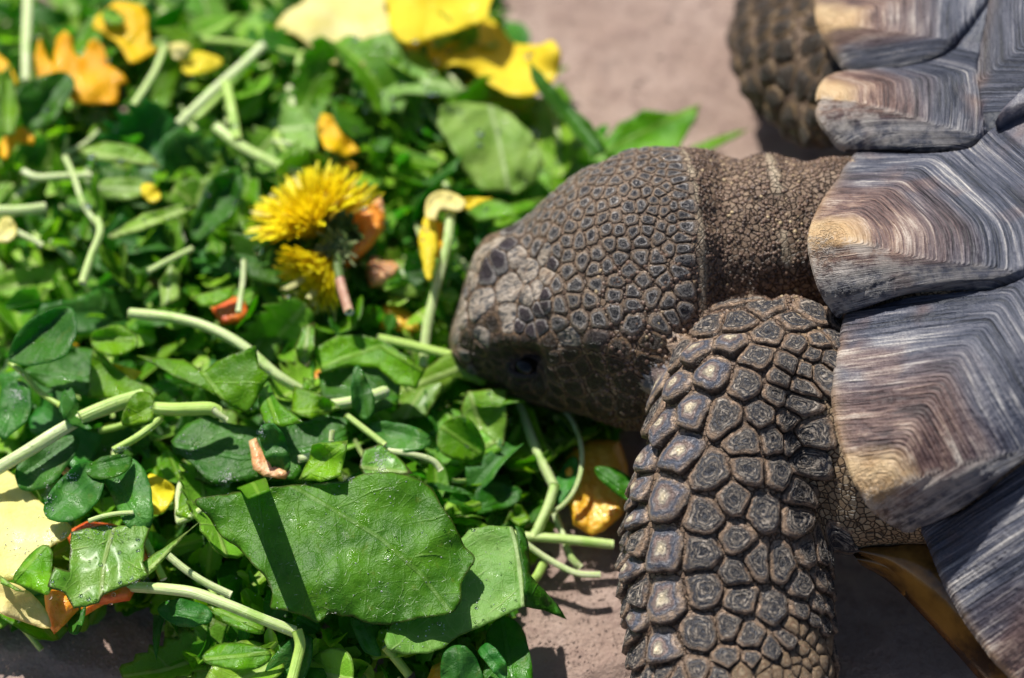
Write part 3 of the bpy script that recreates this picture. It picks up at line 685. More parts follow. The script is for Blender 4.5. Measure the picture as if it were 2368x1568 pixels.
# ---- shell: every scute is a patch between its seams
def smax(L, k=70.0):
    L = np.array(L); m = L.max(0); return m + np.log(np.exp(k*(L - m)).sum(0))/k
def zmap(q):
    x, y, z = q; return (x, y, min(z, 5.2) + .60*max(0, z - 5.2) - .55*min(1, max(0, (y - 800)/700)))
def scute(name, rim, inner, upper, lower, cen, sup, parent, nu=230, nv=190, H=.45, brown=1., areola=(.12,.2), pit=0., chalk=None, seed=0.0, warm=True):
    """rim runs upper->lower on the outer side, inner likewise; upper and lower run rim->inner. points (px,py,z)"""
    rim, inner, upper, lower = [[zmap(q) for q in L_] for L_ in (rim, inner, upper, lower)]
    R, I = catmull(rim, nv), catmull(inner, nv); U, L = catmull(upper, nu), catmull(lower, nu)
    u = np.linspace(0, 1, nu)[:,None,None]; v = np.linspace(0, 1, nv)[None,:,None]
    P = (1-u)*R[None] + u*I[None] + (1-v)*U[:,None] + v*L[:,None] - ((1-u)*(1-v)*R[0] + (1-u)*v*R[-1] + u*(1-v)*I[0] + u*v*I[-1])
    P = P.reshape(-1, 3); X = P[:,:2]
    wob = np.c_[fbm(X, .008, 3, seed), fbm(X, .008, 3, seed + 31)]*.7
    d = X + wob - np.array(cen)
    t = smax([ (d[:,0]*math.cos(rad(a)) + d[:,1]*math.sin(rad(a)))/Dd for a, Dd in sup])
    t = np.clip(t + .04, 0, 1.3)
    tg = np.clip(smax([(d[:,0]*math.cos(rad(a)) + d[:,1]*math.sin(rad(a)))/max(Dd, 175) for a, Dd in sup], 40), 0, 1.1)
    s = (np.arctan2(d[:,1], d[:,0]))*np.minimum(1, np.hypot(d[:,0], d[:,1])/60)*2 + 3
    Wp = Wn(X, P[:,2]).reshape(nu, nv, 3)
    du = np.gradient(Wp, axis=0); dv = np.gradient(Wp, axis=1); nn = np.cross(dv, du); nn /= np.linalg.norm(nn, axis=2)[..., None] + 1e-9
    if nn[:,:,2].mean() < 0: nn = -nn
    uu, vv = np.meshgrid(np.linspace(0,1,nu), np.linspace(0,1,nv), indexing='ij'); uu = uu.ravel(); vv = vv.ravel()
    edge = np.minimum(np.minimum(vv, 1-vv)*nv, (1-uu)*nu)          # grid steps from a seam
    seam = 1 - np.exp(-(edge/5.0)**1.2)
    tt = t*50 + .25*fbm(X, .02, 2, seed+3)
    saw = (tt % 1.0); saw = np.where(saw < .82, saw/.82, (1 - saw)/.18)
    amp = (.036 + .034*vnoise(np.c_[t*9, s*.3, s*0], 1, seed))*np.clip(t*6, 0, 1)
    g2 = tt.reshape(nu, nv); gg = np.maximum(np.abs(np.gradient(g2, axis=0)), np.abs(np.gradient(g2, axis=1))).ravel(); amp = amp*np.clip(1.5 - 3.6*gg, 0, 1)
    big = .035*vnoise(np.c_[t*6, s*.2, s*0], 1.4, seed + 2)
    ar0 = 1 - np.clip((t - areola[0])/(areola[1]-areola[0]), 0, 1); h = H*(1 - tg)*.9 + (saw - .5)*amp*(1 - .85*ar0) + big + .008*fbm(X, .12, 2, seed+6)
    h = h*seam - .10*(1 - seam)
    out = Wp.reshape(-1, 3) + nn.reshape(-1, 3)*h[:,None]
    # turn the free outer lip down
    lip = np.exp(-(uu*nu/3.0)); out[:,2] -= lip*.10
    ar = 1 - np.clip((t + .03*fbm(X, .03, 2, seed+8) - areola[0])/(areola[1]-areola[0]), 0, 1)
    rimd = np.exp(-(uu/.06)**2)*.45*np.clip(1.2 - t, 0, 1)
    pc = np.exp(-((X - np.array(cen) - np.array([-2, 4]))**2).sum(1)/(2*24.0**2))*pit
    ck = np.zeros(len(X))
    if chalk:
        lo = (d[:,0]*math.cos(rad(sup[-1][0])) + d[:,1]*math.sin(rad(sup[-1][0])))/sup[-1][1]; ck = np.clip((lo - t + .16)/.12, 0, 1)*np.clip(1.05 - uu, 0, 1)*.62
    F = grid_faces(nu, nv)
    # underside, so the scute has thickness
    under = out.reshape(nu, nv, 3)[::6, ::6].copy(); a, b = under.shape[:2]
    und = under.reshape(-1, 3) - nn[::6, ::6].reshape(-1, 3)*.22
    und[:,2] -= .02
    base = len(out); F2 = grid_faces(a, b)[:, ::-1] + base
    att = {k2: np.r_[v2, np.full(len(und), f2)] for k2, v2, f2 in (('t', t, .8), ('s', s, 0), ('areola', np.clip(np.maximum(ar, rimd), 0, 1), 0), ('pit', pc, 0), ('chalk', ck, 0))}
    att['rnd'] = np.full(base + len(und), seed); att['brown'] = np.full(base + len(und), brown)
    Fl = F.tolist() + F2.tolist()
    ring_ids = lambda n0, n1, st: None
    # stitch rim edge to underside
    for j in range(b - 1):
        lo = base + j; hi = base + j + 1; seg = list(range(j*6, j*6 + 7)); Fl.append([lo] + seg + [hi])
    return link(name, np.r_[out, und], Fl, 'scute', parent, attrs=att)
def build_shell():
    # bone under the scutes: smooth dome with a rolled lip
    rimc = [(2500,-760,2.9),(2150,-600,3.1),(1995,-420,3.6),(1940,-260,4.2),(1925,-100,4.7),(1915,60,4.9),(1985,190,5.1),(1995,330,5.2),(1915,600,5.3),(1975,712,5.1),(1965,900,4.9),(2040,1110,4.5),(2135,1213,4.2),(2210,1350,3.9),(2390,1575,3.3),(2600,1765,2.2),(2950,1990,1.5),(3400,2080,1.3)]
    rimc = [zmap(q) for q in rimc]; m = 90; R = catmull(rimc, m); cen = np.array((3150, 620, 8.0)); rows = []
    for a in np.linspace(0, 1, 30):
        Q = R*(1-a) + cen*a; Q[:,2] = R[:,2] + (cen[2] - R[:,2])*a - .42 - .5*min(1, a*8)
        rows.append(Wn(Q[:,:2], Q[:,2]))
    top = np.array(rows); V = top.reshape(-1, 3); und = top[:20].reshape(-1, 3) - np.array([0,0,.35]); und[:,0] += .1
    F = grid_faces(30, m).tolist() + (grid_faces(20, m)[:, ::-1] + len(V)).tolist() + [[j+1, j, len(V)+j, len(V)+j+1] for j in range(m-1)]
    sh = link('carapace', np.r_[V, und], F, 'shell_bone', TORT)
    a0 = [(1975,185,5.0),(2060,170,5.6),(2140,150,6.2),(2205,105,6.7),(2290,-10,7.3)]
    m1 = [(1985,333,5.2),(2060,346,5.7),(2150,352,6.2),(2235,336,6.7),(2278,298,7.0)]
    m2 = [(1958,712,5.0),(2030,700,5.5),(2110,678,6.0),(2220,668,6.6),(2320,655,7.2),(2420,600,7.9)]
    m3 = [(2125,1213,4.1),(2200,1192,4.5),(2270,1145,5.0),(2340,1085,5.6),(2450,1010,6.4)]
    i12 = (2278,298,7.0)
    scute('scute', [(1930,-170,4.4),(1905,-60,4.7),(1897,50,4.9),(1925,110,4.95),(1975,185,5.0)], [(2300,-250,7.3),(2300,-130,7.3),(2290,-10,7.3)],
          [(1930,-170,4.4),(2100,-220,5.8),(2300,-250,7.3)], a0, (1930,72), [(80,105),(0,380),(-85,190)], sh, seed=1.0, H=.35, areola=(.16,.30), brown=.9)
    scute('scute', [(1975,185,5.0),(1925,212,5.05),(1905,238,5.1),(1910,262,5.1),(1902,285,5.1),(1935,310,5.15),(1985,333,5.2)], [(2290,-10,7.3),(2262,150,7.1),(2278,298,7.0)],
          a0, m1, (1925,252), [(-80,150),(-8,350),(8,350),(86,88)], sh, seed=2.3, H=.5, areola=(.17,.28), brown=1.0, chalk=(.16,.25,.35))
    scute('scute', [(1985,333,5.2),(1945,430,5.3),(1908,520,5.35),(1893,600,5.35),(1903,650,5.25),(1932,690,5.1),(1958,712,5.0)], [(2400,195,8.0),(2440,330,8.2),(2450,470,8.2),(2420,600,7.9)],
          m1[:-1] + [i12, (2400,195,8.0)], m2, (1945,600), [(-92,262),(-48,380),(-14,470),(6,485),(84,92)], sh, nu=290, nv=260, seed=3.1, H=.8, areola=(.15,.25), pit=1., brown=.9, chalk=(.12,.2,.3))
    scute('scute', [(1958,712,5.0),(1946,800,4.95),(1944,930,4.85),(1972,1040,4.7),(2012,1118,4.5),(2062,1168,4.3),(2125,1213,4.1)], [(2420,600,7.9),(2470,740,7.9),(2480,880,7.3),(2450,1010,6.4)],
          m2, m3, (2060,1108), [(-97,405),(-30,470),(64,105)], sh, nu=260, nv=290, seed=4.7, H=.8, areola=(.15,.25), pit=1., brown=.8, chalk=(.16,.3,.4))
    scute('scute', [(2125,1213,4.1),(2175,1320,3.9),(2250,1440,3.7),(2368,1566,3.4),(2480,1660,3.1)], [(2450,1010,6.4),(2520,1150,6.1),(2600,1300,5.6),(2680,1450,5.0)],
          m3, [(2480,1660,3.1),(2560,1590,3.9),(2680,1450,5.0)], (2440,1610), [(-123,420),(-40,300),(60,90)], sh, nu=230, nv=250, seed=6.2, H=.45, areola=(.1,.16), brown=.7)
    # costal scutes over the dome
    scute('scute', [(2300,-250,7.3),(2290,-10,7.3),(2262,150,7.1),(2278,298,7.0),(2400,195,8.0)], [(2820,-330,9.6),(2850,-120,10.0),(2860,160,10.3)],
          [(2300,-250,7.3),(2550,-300,8.8),(2820,-330,9.6)], [(2400,195,8.0),(2620,180,9.4),(2860,160,10.3)], (2640,-60), [(180,380),(0,240),(90,250),(-90,250)], sh, seed=8.4, H=.6, brown=.2, areola=(.1,.2))
    scute('scute', [(2400,195,8.0),(2440,330,8.2),(2450,470,8.2),(2420,600,7.9),(2470,740,7.9),(2480,880,7.3),(2450,1010,6.4)], [(2860,160,10.3),(2900,500,10.5),(2860,860,9.6)],
          [(2400,195,8.0),(2620,180,9.4),(2860,160,10.3)], [(2450,1010,6.4),(2640,960,8.3),(2860,860,9.6)], (2660,560), [(180,260),(0,240),(90,380),(-90,380)], sh, seed=9.4, H=.6, brown=.3, areola=(.1,.2))
    # plastron
    pl = [(1975,1262,2.5),(2060,1262,2.6),(2150,1262,2.6),(2300,1420,2.4),(2480,1640,2.1),(2620,1780,2.0)]
    pr = [(1995,1290,2.2),(2060,1330,2.1),(2140,1410,1.9),(2230,1510,1.7),(2340,1640,1.5),(2440,1760,1.4)]
    a, b = catmull(pl, 60), catmull(pr, 60); rows = []
    for f in np.linspace(0, 1, 14):
        Q = a*(1-f) + b*f; Q[:,2] += .25*math.sin(f*math.pi); rows.append(Wn(Q[:,:2], Q[:,2]))
    T = np.array(rows); V = T.reshape(-1, 3); und = V - np.array([0,0,.25]); F = grid_faces(14, 60).tolist() + (grid_faces(14, 60)[:, ::-1] + len(V)).tolist()
    F += [[j+1, j, len(V)+j, len(V)+j+1] for j in range(59)] + [[13*60+j, 13*60+j+1, len(V)+13*60+j+1, len(V)+13*60+j] for j in range(59)]
    link('plastron', np.r_[V, und], F, 'plastron', TORT)
build_shell()
# ------------------------------------------------------------------ salad
SOLID = []                                        # surfaces that droplets and powder can land on
def resample(P, step, closed=True, smooth=False, jag=0.0):
    P = [np.array(p, float) for p in P]
    if smooth:
        n = len(P); Q = [P[-2], P[-1]] + P + [P[0], P[1]]; R = []
        for i in range(2, n + 2):
            a, b, c, d = Q[i-1], Q[i], Q[i+1], Q[(i+2) % len(Q)] if i+2 < len(Q) else Q[3]
            m = max(2, int(np.linalg.norm(c-b)/step))
            for t in np.arange(m)/m: R.append(.5*((2*b)+(c-a)*t+(2*a-5*b+4*c-d)*t*t+(-a+3*b-3*c+d)*t**3))
        P2 = np.array(R)
    else:
        R = []
        for i in range(len(P)):
            b, c = P[i], P[(i+1) % len(P)]; m = max(1, int(np.linalg.norm(c-b)/step))
            for t in np.arange(m)/m: R.append(b + (c-b)*t)
        P2 = np.array(R)
    if jag:
        d = np.roll(P2, -1, 0) - np.roll(P2, 1, 0); nn = np.c_[d[:,1], -d[:,0]]; nn /= np.linalg.norm(nn, axis=1)[:,None] + 1e-9
        P2 = P2 + nn*(fbm(P2, .35/step, 2, 3)*jag)[:,None]
    return P2
def pip(P, poly):
    x, y = P[:,0], P[:,1]; ins = np.zeros(len(P), bool); q = np.roll(poly, 1, 0)
    for (x1, y1), (x2, y2) in zip(poly, q):
        if y1 == y2: continue
        c = (y1 > y) != (y2 > y); ins ^= c & (x < (x2-x1)*(y-y1)/(y2-y1) + x1)
    return ins
def segdist(P, L, closed=False):
    """distance, running length and signed side of points P to polyline L"""
    L = np.asarray(L, float); best = np.full(len(P), 1e9); along = np.zeros(len(P)); side = np.zeros(len(P)); run = 0
    m = len(L) if closed else len(L) - 1
    for i in range(m):
        a, b = L[i], L[(i+1) % len(L)]; ab = b - a; l = np.linalg.norm(ab) + 1e-9; t = ((P-a) @ ab)/l**2
        lo = -1e9 if (i == 0 and not closed) else 0; hi = 1e9 if (i == m-1 and not closed) else 1
        tc = np.clip(t, lo, hi); d = P - (a + tc[:,None]*ab); dd = np.linalg.norm(d, axis=1)
        k = dd < best; best[k] = dd[k]; along[k] = run + tc[k]*l; side[k] = np.sign(ab[0]*d[k][:,1] - ab[1]*d[k][:,0]); run += l
    return best, along, side
def mesh2d(poly, step):
    lo, hi = poly.min(0), poly.max(0)
    gx, gy = np.meshgrid(np.arange(lo[0], hi[0], step), np.arange(lo[1], hi[1], step)); G = np.c_[gx.ravel(), gy.ravel()]
    G[:,0] += (np.round(G[:,1]/step).astype(int) % 2)*step*.5; G += rng.uniform(-.12, .12, G.shape)*step
    G = G[pip(G, poly)]
    if len(G): G = G[segdist(G, poly, True)[0] > step*.55]
    pts = [Vector(p) for p in poly] + [Vector(p) for p in G]; n = len(poly)
    r = delaunay_2d_cdt(pts, [(i, (i+1) % n) for i in range(n)], [list(range(n))], 1, 1e-6)
    return np.array([v[:] for v in r[0]]), [list(f) for f in r[2] if len(f) == 3]
def shell_up(V, F, th):
    """give a sheet thickness; returns verts, faces, n_top"""
    V = np.asarray(V); Fa = np.array(F); a, b, c = V[Fa[:,0]], V[Fa[:,1]], V[Fa[:,2]]; fn = np.cross(b-a, c-a)
    Nn = np.zeros_like(V)
    for i in range(3): np.add.at(Nn, Fa[:,i], fn)
    Nn /= np.linalg.norm(Nn, axis=1)[:,None] + 1e-12
    if Nn[:,2].mean() < 0: Fa = Fa[:, ::-1]; Nn = -Nn
    n = len(V); e = {}
    for f in Fa.tolist():
        for i in range(3):
            k = (f[i], f[(i+1) % 3])
            if (k[1], k[0]) in e: del e[(k[1], k[0])]
            else: e[k] = 1
    F2 = Fa.tolist() + (Fa[:, ::-1] + n).tolist() + [[b2, a2, a2 + n, b2 + n] for a2, b2 in e]
    return np.r_[V, V - Nn*th], F2, Nn
def leaf(name, poly, z, mat, label, cat='leaf', group=None, rib=None, tilt=(0, 0), cup=0., wave=.17, step=9., smooth=False, jag=2.4, th=.02, curl=None, origin=None, parent=None, fold=0.):
    """poly in px; z height in cm of its middle; tilt = cm of rise per 100 px in x and y; cup lifts the sides away from the rib;
    curl = (x, y, radius px, rise cm) lifts one spot"""
    ext = np.ptp(np.array(poly, float), axis=0).max(); jag = min(jag, ext/55); wave = min(wave, ext/700 + .02) if jag < 2 else wave
    P = resample(poly, step, True, smooth, jag); V2, F = mesh2d(P, step)
    c = V2.mean(0); rib = rib or [tuple(V2[V2[:,0].argmin()]), tuple(V2[V2[:,0].argmax()])]
    ed = segdist(V2, P, True)[0]; dm, al, sd = segdist(V2, rib); sc = 1/118.
    sz = max(V2.ptp(0)) if hasattr(V2, 'ptp') else max(np.ptp(V2, axis=0))
    sd0 = random.uniform(0, 50)
    zz = z + tilt[0]*(V2[:,0]-c[0])/100 + tilt[1]*(V2[:,1]-c[1])/100 + cup*(dm*sc)**2 + fold*dm*sc
    zz = zz + wave*fbm(V2, 2.2/sz, 2, sd0) + .05*fbm(V2, 1/60., 2, sd0 + 9) + .012*vnoise(V2, 1/18., sd0)
    zz = zz + wave*.5*np.exp(-ed/14.)*vnoise(V2, 1/35., sd0 + 3)
    zz = zz - .03*np.exp(-(dm*sc/.05)**2)
    for cu in ([curl] if curl and not isinstance(curl[0], tuple) else (curl or [])):
        zz = zz + cu[3]*np.exp(-((V2[:,0]-cu[0])**2 + (V2[:,1]-cu[1])**2)/(2*cu[2]**2))
    zz = np.maximum(zz, .06)
    V = Wn(V2, zz); VV, FF, Nn = shell_up(V, F, th)
    uv = np.c_[al*sc, dm*sd*sc, ed*sc]; uv = np.r_[uv, uv]
    o = link(name, VV, FF, mat, parent, attrs={'leafuv': uv}, origin=origin)
    if parent is None: tag(o, label, cat, group)
    SOLID.append((VV, FF)); return o
def stem(poly, zs, w, label, mat='stem', name='stem_piece', group='cut stems in the salad', seg=14, taper=1., step=8., cat='stem', parent=None, ends=True):
    poly = np.array(poly, float); zs = [zs]*len(poly) if not hasattr(zs, '__len__') else zs
    zs = np.interp(np.linspace(0, 1, len(poly)), np.linspace(0, 1, len(zs)), zs)
    P = Wn(poly, zs); n = max(8, int(np.linalg.norm(np.diff(P, axis=0), axis=1).sum()/.07)); Q = catmull(P, n)
    T = np.gradient(Q, axis=0); T /= np.linalg.norm(T, axis=1)[:,None]; r0 = w*.88/2/120.; P = P + np.c_[fbm(P, .9, 2, 1), fbm(P, .9, 2, 33), P[:,2]*0]*.05
    up = np.array([0, 0, 1.]); V, U = [], []; L = np.r_[0, np.cumsum(np.linalg.norm(np.diff(Q, axis=0), axis=1))]
    s0 = random.uniform(0, 50)
    for i, (q, t) in enumerate(zip(Q, T)):
        a = np.cross(t, up); a /= np.linalg.norm(a) + 1e-9; b = np.cross(a, t)
        r = r0*(1 + (taper - 1)*i/(n-1))*(1 + .10*float(vnoise(np.array([[L[i]*1.4, s0, 0]]))[0]))
        for j in range(seg):
            g = 2*math.pi*j/seg; rr = r*(1 + .06*math.cos(3*g + s0) + .03*math.cos(7*g))
            V.append(q + a*rr*math.cos(g) + b*rr*.92*math.sin(g)); U.append((L[i] + s0, j/seg, 1))
    F = grid_faces(n, seg, True).tolist(); fm = [0]*len(F); m = len(V)
    for base, q, t, sg in ((0, Q[0], -T[0], 1), ((n-1)*seg, Q[-1], T[-1], -1)):   # cut faces with a hollow
        k = len(V)
        for fr, dp in ((.82, .006), (.45, -.02), (.3, -.09)):
            for j in range(seg): V.append(q + (V[base+j] - q)*fr + t*dp); U.append((s0, j/seg, 1))
        for lv in range(3):
            a0 = base if lv == 0 else k + (lv-1)*seg; b0 = k + lv*seg
            for j in range(seg):
                j2 = (j+1) % seg; f = [a0+j, a0+j2, b0+j2, b0+j]; F.append(f if sg > 0 else f[::-1]); fm.append(1)
        F.append([k + 2*seg + j for j in range(seg)]); fm.append(1)
    o = link(name, V, F, mat, parent, attrs={'leafuv': np.array(U)}, mats=[mat, 'stem_end'], fmat=fm)
    if parent is None: tag(o, label, cat, group)
    SOLID.append((np.array(V), F)); return o
def chunk(poly, z, th, mat, label, name='vegetable_chunk', cat='vegetable', group='orange vegetable chunks in the salad', step=8., tilt=(0, 0)):
    P = resample(poly, step, True, False, 1.0); V2, F = mesh2d(P, step); c = V2.mean(0); sc = 1/118.
    ed = segdist(V2, P, True)[0]*sc; s0 = random.uniform(0, 50)
    pf = 1 - np.exp(-(ed/.055)); n1 = np.round(fbm(V2, 1/60., 2, s0)*3)/3*.07 + fbm(V2, 1/70., 2, s0)*.06; n2 = vnoise(V2, 1/16., s0)*.03
    t = tilt[0]*(V2[:,0]-c[0])/100 + tilt[1]*(V2[:,1]-c[1])/100
    zt = z + t + th*pf*(1 + .5*fbm(V2, 1/90., 1, s0 + 4)) + (n1 + n2)*pf; zb = z + t - th*pf - .02
    Vt, Vb = Wn(V2, np.maximum(zt, .1)), Wn(V2, zb); Vb[:,2] = np.maximum(Vb[:,2], .03)
    Fa = np.array(F); n = len(V2); nrm = np.cross(Vt[Fa[0,1]] - Vt[Fa[0,0]], Vt[Fa[0,2]] - Vt[Fa[0,0]])
    if nrm[2] < 0: Fa = Fa[:, ::-1]
    e = {}
    for f in Fa.tolist():
        for i in range(3):
            k = (f[i], f[(i+1) % 3])
            if (k[1], k[0]) in e: del e[(k[1], k[0])]
            else: e[k] = 1
    FF = Fa.tolist() + (Fa[:, ::-1] + n).tolist() + [[b, a, a + n, b + n] for a, b in e]
    o = link(name, np.r_[Vt, Vb], FF, mat); tag(o, label, cat, group); SOLID.append((np.r_[Vt, Vb], FF)); return o

GL = 'green leaves in the salad heap'
MASK = np.array([(-120,-140),(1130,-140),(1160,60),(1230,225),(1400,325),(1500,380),(1540,700),(1480,960),(1400,1060),(1260,1120),(1240,1230),(1225,1300),(1180,1420),(1210,1680),(430,1680),(380,1425),(300,1420),(180,1440),(-120,1480)], float)
def heap(px, py):
    P = np.array([[px, py]]); return min(1.0, float(segdist(P, MASK, True)[0][0])/190.) if pip(P, MASK)[0] else 0.0

def build_heroes():
    Lf = lambda *a, **k: leaf('salad_leaf', *a, group=GL, **k)
    Rd = lambda *a, **k: leaf('round_leaf', *a, group=GL, smooth=True, **k)
    # big leaf in front
    big = Lf([(450,1157),(520,1143),(640,1125),(740,1118),(800,1110),(850,1093),(915,1092),(960,1105),(1000,1130),(1020,1170),(1045,1200),(1063,1240),(1075,1265),(1097,1290),(1085,1320),(1068,1345),(1065,1390),(1045,1415),(1000,1425),(960,1432),(900,1445),(850,1440),(815,1425),(790,1425),(765,1420),(745,1430),(730,1438),(700,1425),(665,1412),(625,1408),(628,1370),(612,1335),(580,1300),(545,1265),(510,1240),(485,1200)],
        2.45, 'leaf_front', 'largest green leaf', rib=[(655,1112),(760,1172),(880,1245),(975,1330),(1030,1400)], tilt=(-.04,-.12), wave=.30, step=8, cup=-.035, smooth=True, jag=2.0, curl=[(1075,1290,45,-.22),(470,1165,40,.18),(735,1430,35,-.2),(900,1110,50,.15)])
    big['label'] = 'largest green leaf, lying flat in front, with fine white hairs and a torn lower edge'
    Lf([(1085,1225),(1130,1215),(1185,1218),(1197,1240),(1207,1290),(1217,1340),(1212,1400),(1170,1420),(1120,1445),(1060,1470),(1030,1495),(990,1510),(940,1512),(895,1500),(887,1480),(895,1462),(930,1400),(1000,1330)],
        1.75, 'leaf_pale', 'pale green leaf with whitish midrib curving under the largest leaf', rib=[(1184,1222),(1200,1300),(1210,1400)], tilt=(.05,-.05), wave=.1, cup=.02, curl=(892,1490,28,.25))
    Lf([(1192,1215),(1212,1222),(1225,1270),(1228,1330),(1260,1365),(1290,1400),(1310,1432),(1262,1412),(1215,1402),(1212,1340),(1203,1280)], 1.55, 'leaf_dark', 'dark folded leaf edge hanging beside the whitish midrib above bare stone', rib=[(1195,1215),(1300,1430)], tilt=(-.5,-.1), fold=.2)
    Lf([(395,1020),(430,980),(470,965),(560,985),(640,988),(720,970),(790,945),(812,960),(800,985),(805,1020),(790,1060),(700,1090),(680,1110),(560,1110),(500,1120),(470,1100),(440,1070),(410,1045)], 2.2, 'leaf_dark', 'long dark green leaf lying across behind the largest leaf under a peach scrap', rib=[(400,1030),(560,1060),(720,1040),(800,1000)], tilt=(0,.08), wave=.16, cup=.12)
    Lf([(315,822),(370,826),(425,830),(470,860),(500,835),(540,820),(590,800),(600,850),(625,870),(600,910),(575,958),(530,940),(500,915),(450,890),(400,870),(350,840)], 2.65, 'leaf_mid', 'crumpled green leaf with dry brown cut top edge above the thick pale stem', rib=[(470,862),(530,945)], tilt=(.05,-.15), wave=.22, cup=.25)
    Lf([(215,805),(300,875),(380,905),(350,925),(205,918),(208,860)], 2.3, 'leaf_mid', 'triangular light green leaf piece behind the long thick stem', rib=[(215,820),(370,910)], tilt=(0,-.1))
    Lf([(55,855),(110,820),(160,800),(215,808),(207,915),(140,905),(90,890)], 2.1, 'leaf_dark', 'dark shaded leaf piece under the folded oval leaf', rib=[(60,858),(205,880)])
    Rd([(605,985),(600,1012),(615,1060),(650,1102),(668,1085),(670,1050),(657,1010),(632,980)], 2.85, 'leaf_blue', 'small bluish green leaflet leaning against the peach scrap', rib=[(610,978),(655,1100)], tilt=(0,-.35), cup=.5, step=6)
    Lf([(598,868),(625,885),(645,930),(700,975),(650,985),(610,980),(598,940)], 2.75, 'leaf_mid', 'upright triangular leaf piece with brown tip above the bluish leaflet', rib=[(604,870),(640,980)], tilt=(.3,0), cup=.5)
    Lf([(680,890),(720,905),(770,930),(790,946),(720,968),(672,952)], 2.45, 'leaf_mid', 'leaf corner with thin brown edge above the long dark leaf', tilt=(.1,-.2))
    Lf([(690,1110),(715,1060),(722,1030),(762,1022),(803,1018),(797,1060),(788,1100),(740,1112)], 2.9, 'leaf_mid', 'bright curled leaf scrap standing on the upper edge of the largest leaf', rib=[(690,1110),(800,1025)], tilt=(.1,-.4), cup=.7, wave=.15)
    Lf([(730,805),(780,775),(840,775),(890,790),(925,815),(985,855),(965,900),(915,885),(870,850),(800,845),(742,860)], 2.2, 'leaf_mid', 'bright yellow green leaf lit from behind left of the snout', rib=[(735,850),(880,800),(980,860)], tilt=(0,-.25), wave=.2)
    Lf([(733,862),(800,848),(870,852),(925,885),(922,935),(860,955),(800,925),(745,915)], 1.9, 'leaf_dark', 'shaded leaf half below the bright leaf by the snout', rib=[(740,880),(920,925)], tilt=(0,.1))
    Rd([(825,845),(812,900),(815,945),(840,970),(865,955),(868,930),(850,880)], 2.5, 'leaf_blue', 'narrow pointed leaflet standing upright on a pale stem', rib=[(825,848),(842,968)], tilt=(0,-.3), cup=.6, step=6)
    Rd([(850,985),(900,975),(970,990),(997,1015),(985,1035),(940,1045),(890,1030)], 2.2, 'leaf_blue', 'glossy oval leaf lying flat below the snout', rib=[(850,988),(995,1025)], cup=.3, step=7)
    Lf([(945,900),(990,870),(1035,860),(1075,880),(1120,905),(1160,930),(1150,1000),(1120,1060),(1060,1078),(1010,1070),(985,1040),(940,1000)], 1.1, 'leaf_mid', 'wide leaf with pale midrib half under the head of the tortoise', rib=[(980,850),(1040,960),(1075,1070)], tilt=(0,.05), wave=.12)
    Lf([(1065,945),(1080,905),(1120,900),(1175,895),(1172,960),(1165,1030),(1130,1040),(1110,1020),(1100,1060),(1080,1030),(1070,990)], 1.35, 'leaf_wet', 'wet serrated leaf piece with cut strips right under the jaw', rib=[(1085,905),(1130,1050)], tilt=(.15,-.2), wave=.2, cup=.3)
    Rd([(100,1180),(120,1130),(160,1090),(200,1065),(235,1085),(240,1125),(215,1170),(175,1200),(125,1203)], 2.55, 'leaf_blue', 'round dark leaf with powdery rolled rim above the yellow petal', rib=[(110,1195),(235,1090)], cup=.35, tilt=(.1,-.1))
    Rd([(240,1085),(300,1058),(338,1095),(352,1150),(350,1215),(300,1220),(262,1160)], 2.5, 'leaf_blue', 'oval bluish leaf right of the powdery rolled leaf', rib=[(250,1080),(330,1215)], cup=.3, tilt=(.1,0))
    Rd([(200,1082),(240,1055),(298,1052),(303,1075),(270,1100),(215,1106)], 2.75, 'leaf_dark', 'small dark boat shaped leaflet lying over two oval leaves', rib=[(202,1085),(302,1062)], cup=1.2, step=6)
    Rd([(40,1080),(90,1030),(140,1010),(180,1010),(172,1050),(130,1110),(90,1132),(45,1128)], 2.3, 'leaf_blue', 'mid green rounded leaf below the long thick stem', rib=[(42,1110),(178,1015)], cup=.4)
    Rd([(2,900),(40,880),(68,900),(66,960),(40,990),(0,1012)], 2.4, 'leaf_blue', 'leaf at the edge of the picture dusted with white powder', rib=[(5,1005),(45,882)], tilt=(.2,-.1), cup=.3)
    Rd([(20,825),(45,765),(100,722),(160,710),(178,745),(170,790),(140,826),(80,845),(30,840)], 2.95, 'leaf_blue', 'glossy dark green leaf folded like a boat, high on the left edge', rib=[(22,828),(165,712)], tilt=(.05,-.25), fold=.75, wave=.04)
    Rd([(138,930),(150,900),(165,898),(182,940),(190,965),(212,992),(172,984),(146,962)], 2.75, 'leaf_blue', 'tiny cupped leaflet sitting on the long thick stem', rib=[(155,900),(205,990)], cup=1.0, step=5)
    Rd([(282,975),(300,920),(330,905),(354,915),(356,945),(350,970),(300,985)], 2.85, 'leaf_mid', 'small bright leaflet joined to the stem with the broken tip', rib=[(355,945),(285,978)], cup=.6, tilt=(0,-.2), step=6)
    Lf([(165,1230),(240,1215),(300,1215),(352,1210),(335,1260),(330,1300),(345,1330),(300,1350),(240,1375),(230,1395),(170,1408),(150,1370),(110,1355),(125,1310),(160,1320)], 2.45, 'leaf_wet', 'wet chopped leaf with a cut notch lying over the yellow and orange petals', rib=[(265,1215),(240,1300),(232,1395)], tilt=(.03,-.1), wave=.12, cup=.1)
    Lf([(330,1340),(352,1320),(385,1285),(415,1252),(465,1203),(425,1235),(380,1265),(345,1290),(328,1305)], 2.4, 'leaf_light', 'thin torn leaf strand reaching up right from the wet chopped leaf', rib=[(330,1330),(465,1205)], wave=.05, step=6)
